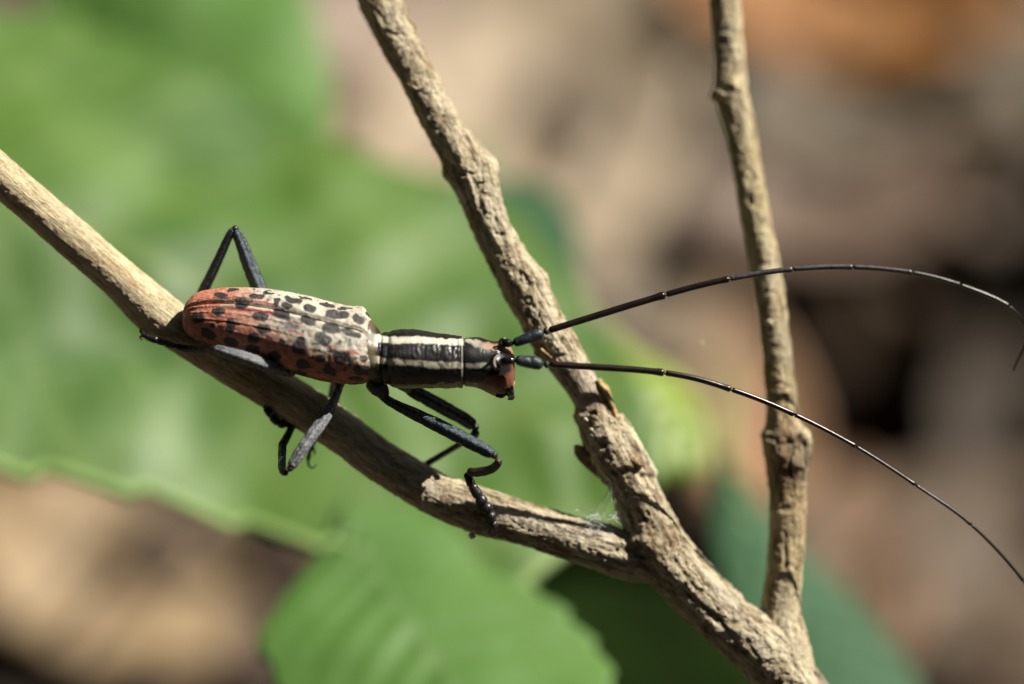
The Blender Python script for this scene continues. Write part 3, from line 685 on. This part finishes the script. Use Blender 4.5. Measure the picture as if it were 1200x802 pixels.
def surf(x, th, grow=0.0):
    """x: photograph x along the body, th: angle round it (90 deg = middle of the back, 0 = far side, 180 = near side)"""
    S = sections(x)
    cyy = (S[:, 1] + S[:, 2]) / 2; h = (S[:, 2] - S[:, 1]) / 2 / PPC * (DIST - S[:, 3]) / DIST
    phi = np.radians(S[:, 4]); k = S[:, 5]; e = 2 / S[:, 6]
    a_ = h / np.sqrt(np.cos(phi) ** 2 + (k * np.sin(phi)) ** 2) * (1 - 0.02 * (S[:, 6] - 2)); b_ = a_ * k
    C = W(x, cyy, S[:, 3])
    lat = np.cos(phi)[:, None] * U_ - np.sin(phi)[:, None] * B_
    dor = np.sin(phi)[:, None] * U_ + np.cos(phi)[:, None] * B_
    ct, st = np.cos(th), np.sin(th)
    ca = np.sign(ct) * np.abs(ct) ** e[:, None]; sa = np.sign(st) * np.abs(st) ** e[:, None]
    P = C[:, None, :] + ((a_[:, None] + grow) * ca)[..., None] * lat[:, None, :] + ((b_[:, None] + grow) * sa)[..., None] * dor[:, None, :]
    return P, C
# ---- continuous body
nx, nt_ = 620, 150
xs = np.concatenate([np.linspace(219, 440, 160), np.linspace(440.5, 603, nx - 160)])
th = np.repeat(np.linspace(0, 2 * math.pi, nt_, endpoint=False)[None], nx, 0)
P, C = surf(xs, th)
C = C[:, None, :]
out = P - C; rr = np.linalg.norm(out, axis=-1, keepdims=True); out = out / rr
X_ = xs[:, None] + 0 * th
ppx, ppy, _ = PX(P)
shr = 1 - 0.06 * (1 - sst(428, 442, X_))                       # the abdomen lies inside the wing covers
P = C + (P - C) * shr[..., None]
d = 0.006 * fbm(P * 10, 3, 3)
inpro = sst(446, 452, X_) * (1 - sst(541, 543.5, X_))
# transverse wrinkles across the back of the prothorax
wr = 0.55 * np.sin(X_ * 1.15 + 4.5 * noise(P * 5, 4) + 2.5 * noise(P * 16, 5)) + 1.1 * noise(P * 30, 27) + 0.7 * noise(P * 17, 28)
midb = np.exp(-((ppy - (412.5 + (X_ - 490) * 0.05)) / 9.0) ** 2)
d = d + inpro * (0.0028 * wr * midb * (0.6 + 0.4 * sst(470, 500, X_)) + 0.004 * noise(P * 26, 6))
for gx, gw, gd in ((447, 1.8, 0.022), (456, 2.5, 0.008), (529, 2.0, 0.004), (536, 1.8, 0.003), (543.6, 1.0, 0.018)):
    d = d - gd * np.exp(-((X_ - gx) / gw) ** 2)
d = d + 0.003 * np.exp(-((X_ - 541.3) / 1.2) ** 2)
# swelling between the two antenna sockets and of the cheeks
d = d + 0.03 * np.exp(-((ppx - 584) / 8) ** 2 - ((ppy - 424) / 9) ** 2) * (np.sin(th) > 0)
d = d + 0.03 * np.exp(-((ppx - 588) / 7) ** 2 - ((ppy - 404) / 5) ** 2) * (np.sin(th) > -0.3)
d = d - 0.03 * np.exp(-((ppx - 598) / 8) ** 2 - ((ppy - 413) / 4) ** 2) * (np.sin(th) > 0)
P = P + out * d[..., None]
ppx, ppy, _ = PX(P)
nz = noise(P * 22, 8); nz2 = noise(P * 9, 9)
cream = np.array([0.62, 0.595, 0.50]); black = np.array([0.012, 0.011, 0.012]); orange = np.array([0.42, 0.13, 0.08]); olive = np.array([0.20, 0.17, 0.09])
def lerp(c0, c1, m): return c0 * (1 - m[..., None]) + np.asarray(c1) * m[..., None]
pig = np.zeros(P.shape) + black
wob = 1.2 * nz + 1.0 * noise(P * 40, 10) + 0.8 * nz2
yt = np.interp(ppx, [430, 446, 463, 490, 515, 541], [394, 397.5, 399.5, 399, 400.5, 401.5]); ht = np.interp(ppx, [430, 450, 470, 500, 541], [5.2, 4.5, 4.0, 4.0, 3.7])
yb = np.interp(ppx, [430, 455, 480, 510, 541], [421, 424, 425.6, 428, 428.3]); hb = np.interp(ppx, [430, 455, 480, 510, 541], [4.8, 3.7, 3.3, 3.6, 3.6])
isb = (ppx < 543)
m = np.clip(1 - np.maximum(sst(-0.8, 0.8, np.abs(ppy - yt + wob * 0.7 + 0.9 * noise(P * 4.5, 61)) - ht + 0.8 * noise(P * 5.5, 62)), 0), 0, 1) * isb
pig = lerp(pig, cream, m * 0.95)
m = np.clip(1 - sst(-0.8, 0.8, np.abs(ppy - yb + wob) - hb), 0, 1) * isb
pig = lerp(pig, cream * np.array([0.92, 0.88, 0.80]), m * 0.88)
m = sst(449.5, 452, ppy + wob) * (ppx > 450) * (ppx < 560); pig = lerp(pig, olive * 1.6, m)
pig = lerp(pig, cream * 0.8, np.exp(-((X_ - 542) / 0.7) ** 2) * 0.5)
hd = (ppx >= 543.5).astype(float)
yu = np.interp(ppx, [544, 555, 570, 585, 602], [399, 402, 405, 407.5, 411]); hu = np.interp(ppx, [544, 556, 575, 590, 603], [1.5, 3.4, 3.6, 3.8, 4.5])
m = (1 - sst(-1.6, 1.6, np.abs(ppy - yu + wob) - hu)) * hd
pig = lerp(pig, cream * 0.85, m * (1 - sst(556, 572, ppx)) * 0.8); pig = lerp(pig, orange * np.array([.80, 1.5, 1.6]), m * sst(556, 572, ppx))
m = (1 - sst(-1.2, 1.2, np.abs(ppy - 428.5 + wob) - 3.0)) * hd * (1 - sst(568, 576, ppx)) * sst(544, 548, ppx); pig = lerp(pig, cream * 0.6, m)
m = sst(0, 4, (ppy - np.interp(ppx, [545, 565, 580, 603], [450, 444, 438, 432])) + wob) * hd
pig = lerp(pig, orange * np.array([.38, .42, .45]), m * sst(556, 566, ppx)); pig = lerp(pig, olive * 1.3, m * (1 - sst(556, 566, ppx)))
m = np.exp(-((ppx - 601) / 2.5) ** 2) * (ppy > 426); pig = lerp(pig, orange * 0.8, m * 0.5)
m = np.exp(-((ppx - 589) / 5) ** 2 - ((ppy - 437) / 4.5) ** 2); pig = lerp(pig, black * 1.2, np.clip(m * 1.3, 0, 1))
m = np.exp(-((ppx - 556) / 7) ** 2 - ((ppy - 412) / 7) ** 2) * hd; pig = lerp(pig, np.array([.10, .10, .10]), m * 0.6)
pig = lerp(pig, np.array([0.13, 0.10, 0.06]), (1 - sst(436, 444, ppx)) * 0.9)
pig = lerp(pig, np.array([0.055, 0.055, 0.06]), np.clip(inpro * midb * (0.45 + 0.5 * noise(P * 24, 30)) * (pig[..., 0] < 0.1), 0, 1))
glo = np.where(pig[..., 0] > 0.15, 0.5, 0.26) + 0.08 * midb * inpro
me = new_mesh('body', P, grid_faces(nx, nt_, True), [list(range(nt_)), list(range((nx - 1) * nt_, nx * nt_))[::-1]])
attr(me, 'pig', pig.reshape(-1, 3)); attr(me, 'glo', glo.ravel())
link('body', me, M_BODY, beetle, 'black and cream striped thorax and reddish head joined to the slim abdomen')

# ---- wing covers
SPOTS = [(232, 372.5, 7, 7, 0), (259, 345.5, 8, 3, 0), (274, 340, 7, 2.2, 0), (256, 365.5, 8, 4.5, 0), (269.5, 381, 5.5, 9, 8), (248, 381, 2.5, 3, 0), (283, 352, 7.5, 3, 0), (282, 359, 7, 3, 0), (302, 347, 9, 3.6, 3),
         (314, 343, 7, 2, 5), (304.5, 372.5, 10, 5, 5), (309.5, 386, 9, 5, 3), (296.5, 396, 7.5, 6, 0), (296.5, 409, 9, 6, 10), (321, 417.5, 7.5, 6, 10), (324, 356, 4, 4.5, 0), (337, 358, 7, 4, 15), (344, 351.5, 11.5, 3.3, 9),
         (359, 350, 7, 1.8, 8), (330.5, 368.5, 11, 6, 8), (329, 403, 3.2, 3.7, 0), (362.5, 362.5, 7.5, 4.5, 5), (361, 376, 9.5, 4.5, 12), (351, 401, 6, 6.5, 0), (351, 410, 9, 6.5, 15), (344, 408, 3, 6, 0),
         (355, 427.5, 8, 6, 15), (382.5, 358, 9.5, 3, 10), (395, 369, 14.5, 5, 6), (421, 374.5, 8.5, 5.5, 5), (379, 397.5, 10, 6.5, 20), (388, 386, 11, 5.5, 14), (411, 391, 13, 4, 18), (375.5, 420, 5.5, 4.5, 30),
         (400, 419, 10, 7.5, 10), (387.5, 435, 9, 5, 12), (426, 421, 5.5, 4, 0), (423, 433, 10, 5.5, 5), (439, 382, 7, 5, 35), (431, 368.5, 5, 2, 40), (388, 411, 6, 2.5, 35), (243, 392, 10, 5, 30), (270, 401, 9, 5, 20),
         (436, 406, 3.0, 12, -10), (400, 362.5, 6, 1.3, 12), (352, 437, 8, 3, 10), (418, 444, 8, 3, 0)]
def line_d(x, y, pts):
    d = np.full(x.shape, 1e9)
    for (a0, a1), (b0, b1) in zip(pts[:-1], pts[1:]):
        vx, vy = b0 - a0, b1 - a1; t = np.clip(((x - a0) * vx + (y - a1) * vy) / (vx * vx + vy * vy), 0, 1)
        d = np.minimum(d, np.hypot(x - a0 - t * vx, y - a1 - t * vy))
    return d
ST = math.radians(90)
for side in (0, 1):
    nxe, nte = 460, 150
    xe = np.concatenate([214.8 + 8 * np.linspace(0, 1, 40) ** 2, np.linspace(223.2, 443.5, nxe - 40)])
    g0 = math.radians(0.4)
    if side == 0: t0, t1 = ST + g0, math.radians(203)          # the near cover
    else: t0, t1 = ST - g0, math.radians(-23)
    v = np.linspace(0, 1, nte)
    th = t0 + (t1 - t0) * v[None] + 0 * xe[:, None]
    P, C = surf(xe, th, 0.010); C = C[:, None]
    out = P - C; out /= np.linalg.norm(out, axis=-1, keepdims=True)
    X_ = xe[:, None] + 0 * th
    along = (X_ - 214) / 230
    vv = v[None] + 0 * th
    d = 0.005 * fbm(P * 5, 3, 13) + 0.004 * fbm(P * 26, 2, 14) + 0.002 * np.abs(fbm(P * 9, 3, 140))
    d = d - 0.018 * np.exp(-(vv / 0.02) ** 2) + 0.012 * np.exp(-((vv - 0.05) / 0.03) ** 2) * (0.4 + 0.6 * (1 - sst(0.5, 0.9, along)))   # raised seam
    for rv, rh in ((0.16, 0.003), (0.30, 0.004), (0.47, 0.002)):   # long ribs
        rib = np.exp(-((vv - rv + 0.03 * along) / 0.018) ** 2) - 0.8 * np.exp(-((vv - rv + 0.03 * along - 0.04) / 0.02) ** 2)
        d = d + rh * rib * sst(0.0, 0.1, along) * (1 - sst(0.45, 0.8, along))
    d = d + 0.035 * np.exp(-((X_ - 428) / 11) ** 2 - ((vv - 0.52) / 0.14) ** 2)          # shoulder
    d = d - 0.006 * np.clip(noise(P * 20, 15) - 0.25, 0, 1) * sst(0.35, 0.8, along) * 2.4   # punctures
    d = d + 0.010 * np.exp(-((1 - vv) / 0.02) ** 2)                # rolled lower margin
    d = d - 0.06 * sst(424, 443.5, X_)
    P = P + out * d[..., None]
    x, y, _ = PX(P)
    wob = np.stack([noise(P * 9, 16), noise(P * 9, 17)], -1) * 1.9 + np.stack([noise(P * 24, 18), noise(P * 24, 19)], -1) * 1.5
    sx, sy = x + wob[..., 0], y + wob[..., 1]
    n1 = noise(P * 6, 20); n2 = noise(P * 24, 22)
    creamc = np.array([0.52, 0.47, 0.38]); redc = np.array([0.58, 0.21, 0.13]); pink = np.array([0.52, 0.29, 0.21])
    # reddish tail and flank, cream back
    om = np.maximum(1 - sst(270, 335, x + 14 * n1 - (y - 372) * 0.75), sst(-8, 12, (y - (388 + (x - 300) * 0.33)) + 5 * n1))
    strip = sst(248, 262, x) * np.exp(-((y - (356 + (x - 280) * 0.13)) / 4.6) ** 2)
    om = np.clip(om * (1 - 0.85 * strip), 0, 1)
    pig = lerp(np.zeros(P.shape) + creamc, pink, sst(0.0, 0.35, om)); pig = lerp(pig, redc, sst(0.45, 1.0, om))
    pig = lerp(pig, pig * 0.5, (1 - sst(-0.45, 0.0, n2)) * 0.6)
    pig = lerp(pig, np.clip(pig * 1.3 + 0.03, 0, 1), sst(0.1, 0.5, noise(P * 30, 33)) * 0.5)
    pig = lerp(pig, np.array([0.66, 0.62, 0.52]), sst(0.3, 0.7, n1) * 0.5 * (1 - om))
    red = np.array([0.42, 0.03, 0.025])
    for pts, wd_, am in (([(264, 349), (290, 351.5), (320, 357.5)], 0.9, 0.9), ([(272, 362), (295, 364.5), (320, 369)], 1.5, 1), ([(336, 375), (353, 378)], 1.3, 0.9), ([(334, 386), (350, 391), (368, 394)], 2.2, 0.8),
                         ([(404, 413), (420, 416)], 1.6, 0.9), ([(384, 404), (396, 412)], 1.5, 0.8), ([(318, 374), (330, 378)], 2.5, 0.5), ([(240, 366), (252, 372), (262, 374)], 1.0, 0.8)):
        dd = line_d(sx, sy, pts); pig = lerp(pig, red, am * (1 - sst(wd_ * 0.6, wd_ * 1.3, dd)) * np.where(wd_ > 1.8, sst(-0.1, 0.1, n2), 1))
    dk = np.array([0.019, 0.014, 0.014])
    for pts, wd_ in (([(223, 359), (245, 353.5), (275, 354.5), (319, 361), (360, 370)], 0.8), ([(224, 355), (245, 351), (275, 352)], 0.55), ([(250, 349.5), (270, 348), (300, 350)], 0.7), ([(253, 369), (268, 374.5), (290, 373), (318, 375)], 0.5), ([(402, 381), (424, 386), (440, 394)], 0.45)):
        dd = line_d(sx, sy, pts); pig = lerp(pig, dk * 2, 0.85 * (1 - sst(wd_ * 0.5, wd_ * 1.5, dd)))
    m = np.zeros(x.shape)
    for (a0, b0, ra, rb, an) in SPOTS:
        an = math.radians(an); ux, uy = math.cos(an), math.sin(an)
        dx, dy = sx - a0, sy - b0
        e_ = (np.abs(dx * ux + dy * uy) / ra) ** 2.6 + (np.abs(-dx * uy + dy * ux) / rb) ** 2.6
        m = np.maximum(m, 1 - sst(0.84, 1.16, e_ ** 0.5))
    # sparse peppering toward the shoulder
    m = np.maximum(m, sst(0.28, 0.40, noise(P * 16, 25)) * np.exp(-((x - 425) / 22) ** 2 - ((y - 410) / 18) ** 2) * 0.9)
    m = np.maximum(m, 0.9 * sst(0.55, 0.62, noise(P * 20, 26)) * sst(0.1, 0.5, along))
    m = np.maximum(m, sst(0.94, 1.0, vv) * 0.5)
    pig = lerp(pig, dk, m)
    blue = np.exp(-((x - 342) / 13) ** 2 - ((y - 382) / 6) ** 2); pig = lerp(pig, np.array([0.05, 0.06, 0.08]), np.clip(blue, 0, 0.8))
    rim = (1 - sst(217, 221, x)); pig = lerp(pig, np.array([0.32, 0.22, 0.15]), rim * 0.6)
    glo = 0.62 - 0.40 * np.exp(-((x - 420) / 38) ** 2 - ((y - 402) / 16) ** 2) - 0.2 * blue - 0.12 * m
    fc = grid_faces(nxe, nte, False)
    if side == 1: fc = fc[:, ::-1]
    me = new_mesh('wing_cover', P, fc); attr(me, 'pig', np.clip(pig, 0, 1).reshape(-1, 3)); attr(me, 'glo', np.clip(glo, 0.2, 1).ravel())
    o = link('wing_cover', me, M_ELY, beetle, 'wing cover on the lit far side' if side else 'wing cover with the red flank facing the viewer')
    sm_ = o.modifiers.new('t', 'SOLIDIFY'); sm_.thickness = 0.012; sm_.offset = 0 if False else -1

# ---- head details
def P3(x, y, z): return W(x, y, z)
HZ = 0.44
eye = blob('eye', W(583, 434, 0.40), 8.2 / PPC, M_EYE, beetle, (0.75, 1.0, 0.6), rough=0.03, nu=24, nv=28)
def ring(name, c, rx, ry, thick, mat, parent, a0=0, a1=360, tilt=0, zt=0.0, label=None):
    a = np.radians(np.linspace(a0, a1, 40)); t = math.radians(tilt)
    ex, ey = rx * np.cos(a), ry * np.sin(a)
    pts = [(c[0] + x_ * math.cos(t) - y_ * math.sin(t), c[1] + x_ * math.sin(t) + y_ * math.cos(t), c[2] + zt * x_ / PPC) for x_, y_ in zip(ex, ey)]
    k = np.linspace(0, math.pi, 40)
    rad = thick * (0.35 + 0.65 * np.sin(k)) if a1 - a0 < 350 else np.full(40, thick)
    return tube(name, pts, rad, mat, parent, nv=12, n=60)
ring('socket_rim', (586, 424.5, 0.50), 7.5, 8.6, 1.9, M_RIM, beetle, 95, 265, 0, -0.5)
ring('socket_rim', (586, 424.5, 0.505), 9.6, 10.4, 2.0, M_EYE, beetle, 80, 285, 0, -0.5)
ring('socket_rim', (590, 401.5, 0.40), 4.5, 4.2, 1.4, M_EYE, beetle, 120, 330, 0, -0.3)
# mouthparts hanging from the front of the head
tube('mandible', [(592, 455, 0.30), (597.5, 457, 0.32), (599, 462, 0.30), (595, 465, 0.26)], [4.5, 4.2, 3, 1], M_TARSUS, beetle, nv=14)
tube('mandible', [(590, 458, 0.10), (597, 461, 0.14), (600, 466, 0.16), (595, 468, 0.18)], [4.2, 4, 3, 1], M_TARSUS, beetle, nv=14)
tube('labrum', [(599, 442, 0.20), (600.5, 450, 0.22), (599, 456, 0.22)], [2.6, 3.2, 2.2], mat_plain('labrum', (0.36, 0.22, 0.15), 0.35, 0.5), beetle, nv=12)
tube('palp', [(590, 461, 0.24), (585, 464, 0.27), (581, 464, 0.30)], [2.2, 2.2, 1.5], M_TARSUS, beetle, nv=10)
tube('palp', [(594, 461, 0.30), (589, 465, 0.34), (585, 466, 0.36)], [1.6, 1.6, 1.0], M_EYE, beetle, nv=10)
blob('cheek_tooth', W(599.5, 455, 0.37), 2.7 / PPC, M_JOINT, beetle, (0.8, 1.3, 0.8), rough=0.2)

def antenna(base, scape, joints, w0, mats, label):
    an = tube('antenna', base, [4.6, 5.2, 4.6, 3.0, 3.4], M_EYE, beetle, nv=16, label=label)
    tube('scape', scape[0], scape[1], M_SCAPE, an, nv=28, rough=0.16, n=110)
    s1 = scape[0][-1]; j0 = joints[0]
    mid = ((s1[0] * .4 + j0[0] * .6), (s1[1] * .4 + j0[1] * .6), (s1[2] + j0[2]) / 2)
    tube('pedicel', [s1, mid, j0], [4.5, 4.9, 4.5], M_SCAPE, an, nv=16)
    J = np.array(joints, float); cc = catmull(J, (len(J) - 1) * 8 + 1)
    for k in range(len(joints) - 1):
        seg = cc[k * 8:k * 8 + 9]; a, b = w0[k], w0[k + 1]
        t = np.linspace(0, 1, 9)
        rad = a * (1 - t) + b * t
        rad = rad * (0.90 + 0.10 * t + 0.42 * np.exp(-((t - 0.965) / 0.05) ** 2))
        rad[0] *= 1.0
        tube('antenna_segment', seg, rad, mats[min(k, len(mats) - 1)], an, nv=14, n=48)
        if k < 2:
            e = seg[-1]
            blob('joint', W(e[0], e[1], e[2] + 0.004), 0.66 * b / PPC, M_JOINT, an, (0.7, 0.7, 0.8), nu=8, nv=10)
antenna([(588, 402, 0.36), (593, 402, 0.38), (597, 402.5, 0.38), (600, 402.5, 0.38), (602, 402, 0.38)],
        ([(601, 402.3, 0.38), (610, 399.5, 0.38), (622, 395, 0.37), (632, 391, 0.36), (637, 389, 0.36)], [4.6, 5.9, 6.8, 6.4, 5.0]),
        [(643, 387.5, 0.35), (780, 345.5, 0.25), (855, 327, 0.20), (929, 315.5, 0.12), (999.5, 313, 0.02), (1069, 319.5, -0.06), (1125, 334, -0.13), (1182, 359, -0.2), (1203, 392, -0.24), (1187, 435, -0.26)],
        [4.5, 4.1, 3.6, 3.2, 2.9, 2.7, 2.6, 2.3, 1.9, 1.1], [M_ANT, M_ANT, M_ANTG, M_ANTG, M_ANTG, M_ANTG, M_ANT], 'antenna arching over the upright twig')
antenna([(586, 425, 0.50), (593, 423.5, 0.53), (598, 423, 0.54), (602, 422.5, 0.54), (604, 422.5, 0.54)],
        ([(603, 422.5, 0.54), (611, 423, 0.54), (621, 424.5, 0.53), (631, 426.3, 0.52), (637, 427.3, 0.52)], [4.9, 6.5, 7.4, 7.1, 5.3]),
        [(643.5, 427, 0.51), (779, 437, 0.40), (857, 456.5, 0.30), (931, 486, 0.18), (1003, 523.5, 0.08), (1073, 568.5, 0.0), (1138.5, 615.5, -0.06), (1199, 681, -0.12), (1245, 752, -0.16), (1275, 830, -0.2)],
        [4.5, 3.9, 3.4, 2.9, 2.5, 2.2, 2.0, 1.8, 1.5, 1.0], [M_ANT], 'antenna slanting down across the knotted twig')

# ---- legs: each is femur with tibia, tarsus, claws
def leg(fem, fr, tib, tr, tar, tarr, claws, label, fm=M_LEG, tm=M_LEG, tarm=M_TARSUS, fflat=1.0, tflat=1.0):
    f = tube('leg', fem, fr, fm, beetle, nv=40, rough=0.10, label=label, flat=fflat, n=120, ridges=0.16)
    k = fem[-1]
    blob('knee', W(k[0], k[1], k[2]), min(fr[-1] * 0.8, 4.5) / PPC, M_TARSUS, f, (1, 1, 1), rough=0.05)
    t = tube('tibia', tib, tr, tm, f, nv=30, rough=0.10, flat=tflat, n=90, ridges=0.16)
    if tar is not None:
        for a in range(len(tar) - 1):
            p, q_ = np.array(tar[a], float), np.array(tar[a + 1], float)
            r0, r1 = tarr[a], tarr[min(a + 1, len(tarr) - 1)]
            p = p - (q_ - p) * 0.16; q_ = q_ + (q_ - p) * 0.10
            tube('tarsus', [p, p * .65 + q_ * .35, p * .3 + q_ * .7, q_], [r0 * 0.85, r0 * 0.95, (r0 + r1) * 0.5, r1 * 1.02], tarm, f, nv=18, n=30, rough=0.10)
        for c in claws: tube('claw', c, np.linspace(1.7, 0.5, len(c)), M_TARSUS, f, nv=10)
    return f
# far hind leg, an upturned V above the body
leg([(330, 385, -0.05), (315, 360, -0.08), (304, 338, -0.10), (294, 314, -0.10), (284, 288, -0.08), (275.5, 268.5, -0.06)], [7, 8.6, 8.8, 8.4, 7.2, 5.2],
    [(274, 268, -0.06), (269, 276, -0.07), (258, 300, -0.12), (246, 325, -0.18), (236, 345, -0.24), (226, 366, -0.30)], [3.6, 4.6, 5.2, 5.8, 6.0, 5.0],
    [(226, 366, -0.30), (221, 380, -0.35), (214, 392, -0.40), (206, 400, -0.42)], [4, 4.4, 3.5], [[(206, 400, -0.42), (200, 406, -0.40), (200, 411, -0.36)]], 'hind leg folded up in a V above the back')
# near hind leg, lying back along the branch
leg([(345, 438, 0.22), (328, 433, 0.36), (307, 426.5, 0.46), (285, 419, 0.49), (265, 413, 0.47), (251, 409, 0.42)], [4.5, 6.5, 7.2, 7, 6.3, 4.5],
    [(251, 409, 0.42), (240, 410, 0.28), (222, 409, 0.13), (205, 406, 0.09)], [3.2, 4.0, 4.2, 3.6],
    [(205, 406, 0.09), (194, 402, 0.09), (184, 399, 0.08), (174, 396, 0.05), (167, 392, 0.0)], [4.0, 4.6, 4.4, 3.2], [[(168, 392, 0.0), (164, 388, -0.03), (167, 385, -0.06)], [(167, 393, 0.02), (164, 396, -0.02), (167, 399, -0.06)]], 'hind leg lying back along the branch', fm=M_LEGS, tm=M_TARSUS)
# near middle leg, silvery femur crossing in front of the branch
leg([(402, 445, 0.05), (397, 455, 0.08), (391, 470, 0.18), (384, 484, 0.28), (368, 507, 0.40), (352, 530, 0.48), (340, 549, 0.52)], [4, 4.6, 5, 6.6, 7.0, 6.6, 5.2],
    [(336.5, 555, 0.50), (332, 553, 0.44), (330.5, 547, 0.34), (331, 526, 0.06), (332, 520, 0.01), (336, 513, -0.06), (343.5, 498, -0.20)], [3.2, 4.0, 4.4, 4.8, 4.8, 4.6, 4.2],
    [(344, 497, -0.20), (335, 498, -0.18), (326, 496, -0.15), (318, 488, -0.12), (311, 479, -0.08)], [5.0, 5.4, 5.2, 4.4, 3.4], [[(312, 481, -0.08), (309, 477, -0.05), (313, 474, 0.0)], [(317, 489, -0.1), (319, 484, -0.04), (323, 482, 0.0)]], 'middle leg with a silvery thigh crossing the branch', fm=M_LEGS)
# far middle leg: only its foot shows under the branch
leg([(396, 438, -0.05), (392, 458, -0.34), (390, 484, -0.6), (394, 505, -0.68)], [5, 6.5, 6.5, 5],
    [(394, 505, -0.68), (386, 510, -0.68), (376, 512, -0.64), (368, 514, -0.56)], [3.5, 4, 4, 3.6],
    [(370, 510, -0.52), (366, 520, -0.48), (363, 529, -0.44), (361, 539, -0.40)], [4.2, 3.8, 2.8], [[(361, 539, -0.40), (362, 546, -0.38), (367, 548.5, -0.36), (371.5, 544, -0.33)], [(366, 522, -0.44), (369, 530, -0.42), (368, 534, -0.4)]], 'middle leg reaching round behind the branch')
# near front leg
leg([(442, 452, 0.08), (450, 466, 0.10), (470, 478, 0.16), (495, 490, 0.24), (525, 505, 0.32), (555, 521, 0.38), (579, 533.5, 0.42)], [7, 5.0, 6.0, 7.4, 8.0, 7.6, 6.2],
    [(582, 538, 0.42), (583.5, 543, 0.38), (576, 550, 0.30), (562, 553, 0.20), (548, 553.5, 0.12)], [3.6, 4.4, 5.0, 5.2, 5.2],
    [(547, 556, 0.10), (553, 569, 0.08), (561, 582, 0.05), (567, 591, 0.03), (573, 601, 0.0), (577, 611, -0.03), (579, 620, -0.06)], [5, 5.9, 7.2, 8.2, 7.6, 6.2, 4.8], [[(578, 618, -0.05), (581, 625, -0.06), (577, 629, -0.09)], [(576, 618, -0.05), (573, 624, -0.06), (571, 626, -0.1)]], 'front leg whose foot grips the lit top of the branch', tm=M_TIBIA)
# far front leg
leg([(470, 445, 0.0), (482, 457, -0.04), (500, 467, -0.07), (525, 481, -0.10), (545, 492, -0.12), (557, 501, -0.12)], [6, 7.4, 8, 8, 7.6, 6.2],
    [(558, 503, -0.12), (556, 509, -0.13), (550, 514, -0.15), (535, 523, -0.20), (518, 533, -0.27), (500, 544, -0.36), (488, 553, -0.45)], [5.0, 4.8, 3.8, 3.5, 3.6, 3.8, 3.6],
    [(488, 553, -0.45), (484, 564, -0.5), (482, 576, -0.52), (484, 588, -0.5)], [3.6, 4, 3.5], [[(484, 588, -0.5), (487, 594, -0.46), (490, 596, -0.4)]], 'front leg bent behind and reaching round the branch')
tube('coxa', [(436, 441, 0.16), (441, 451, 0.16), (448, 460, 0.13), (452, 468, 0.11)], [12, 12, 8.5, 5], M_TARSUS, beetle, nv=24, rough=0.08)
tube('coxa', [(392, 440, 0.12), (397, 446, 0.10), (399, 453, 0.08)], [9, 7, 4.5], M_TARSUS, beetle, nv=20, rough=0.08)
tube('coxa', [(466, 444, 0.10), (474, 450, 0.04), (482, 457, -0.03)], [12, 9, 6.5], M_TARSUS, beetle, nv=20, rough=0.08)
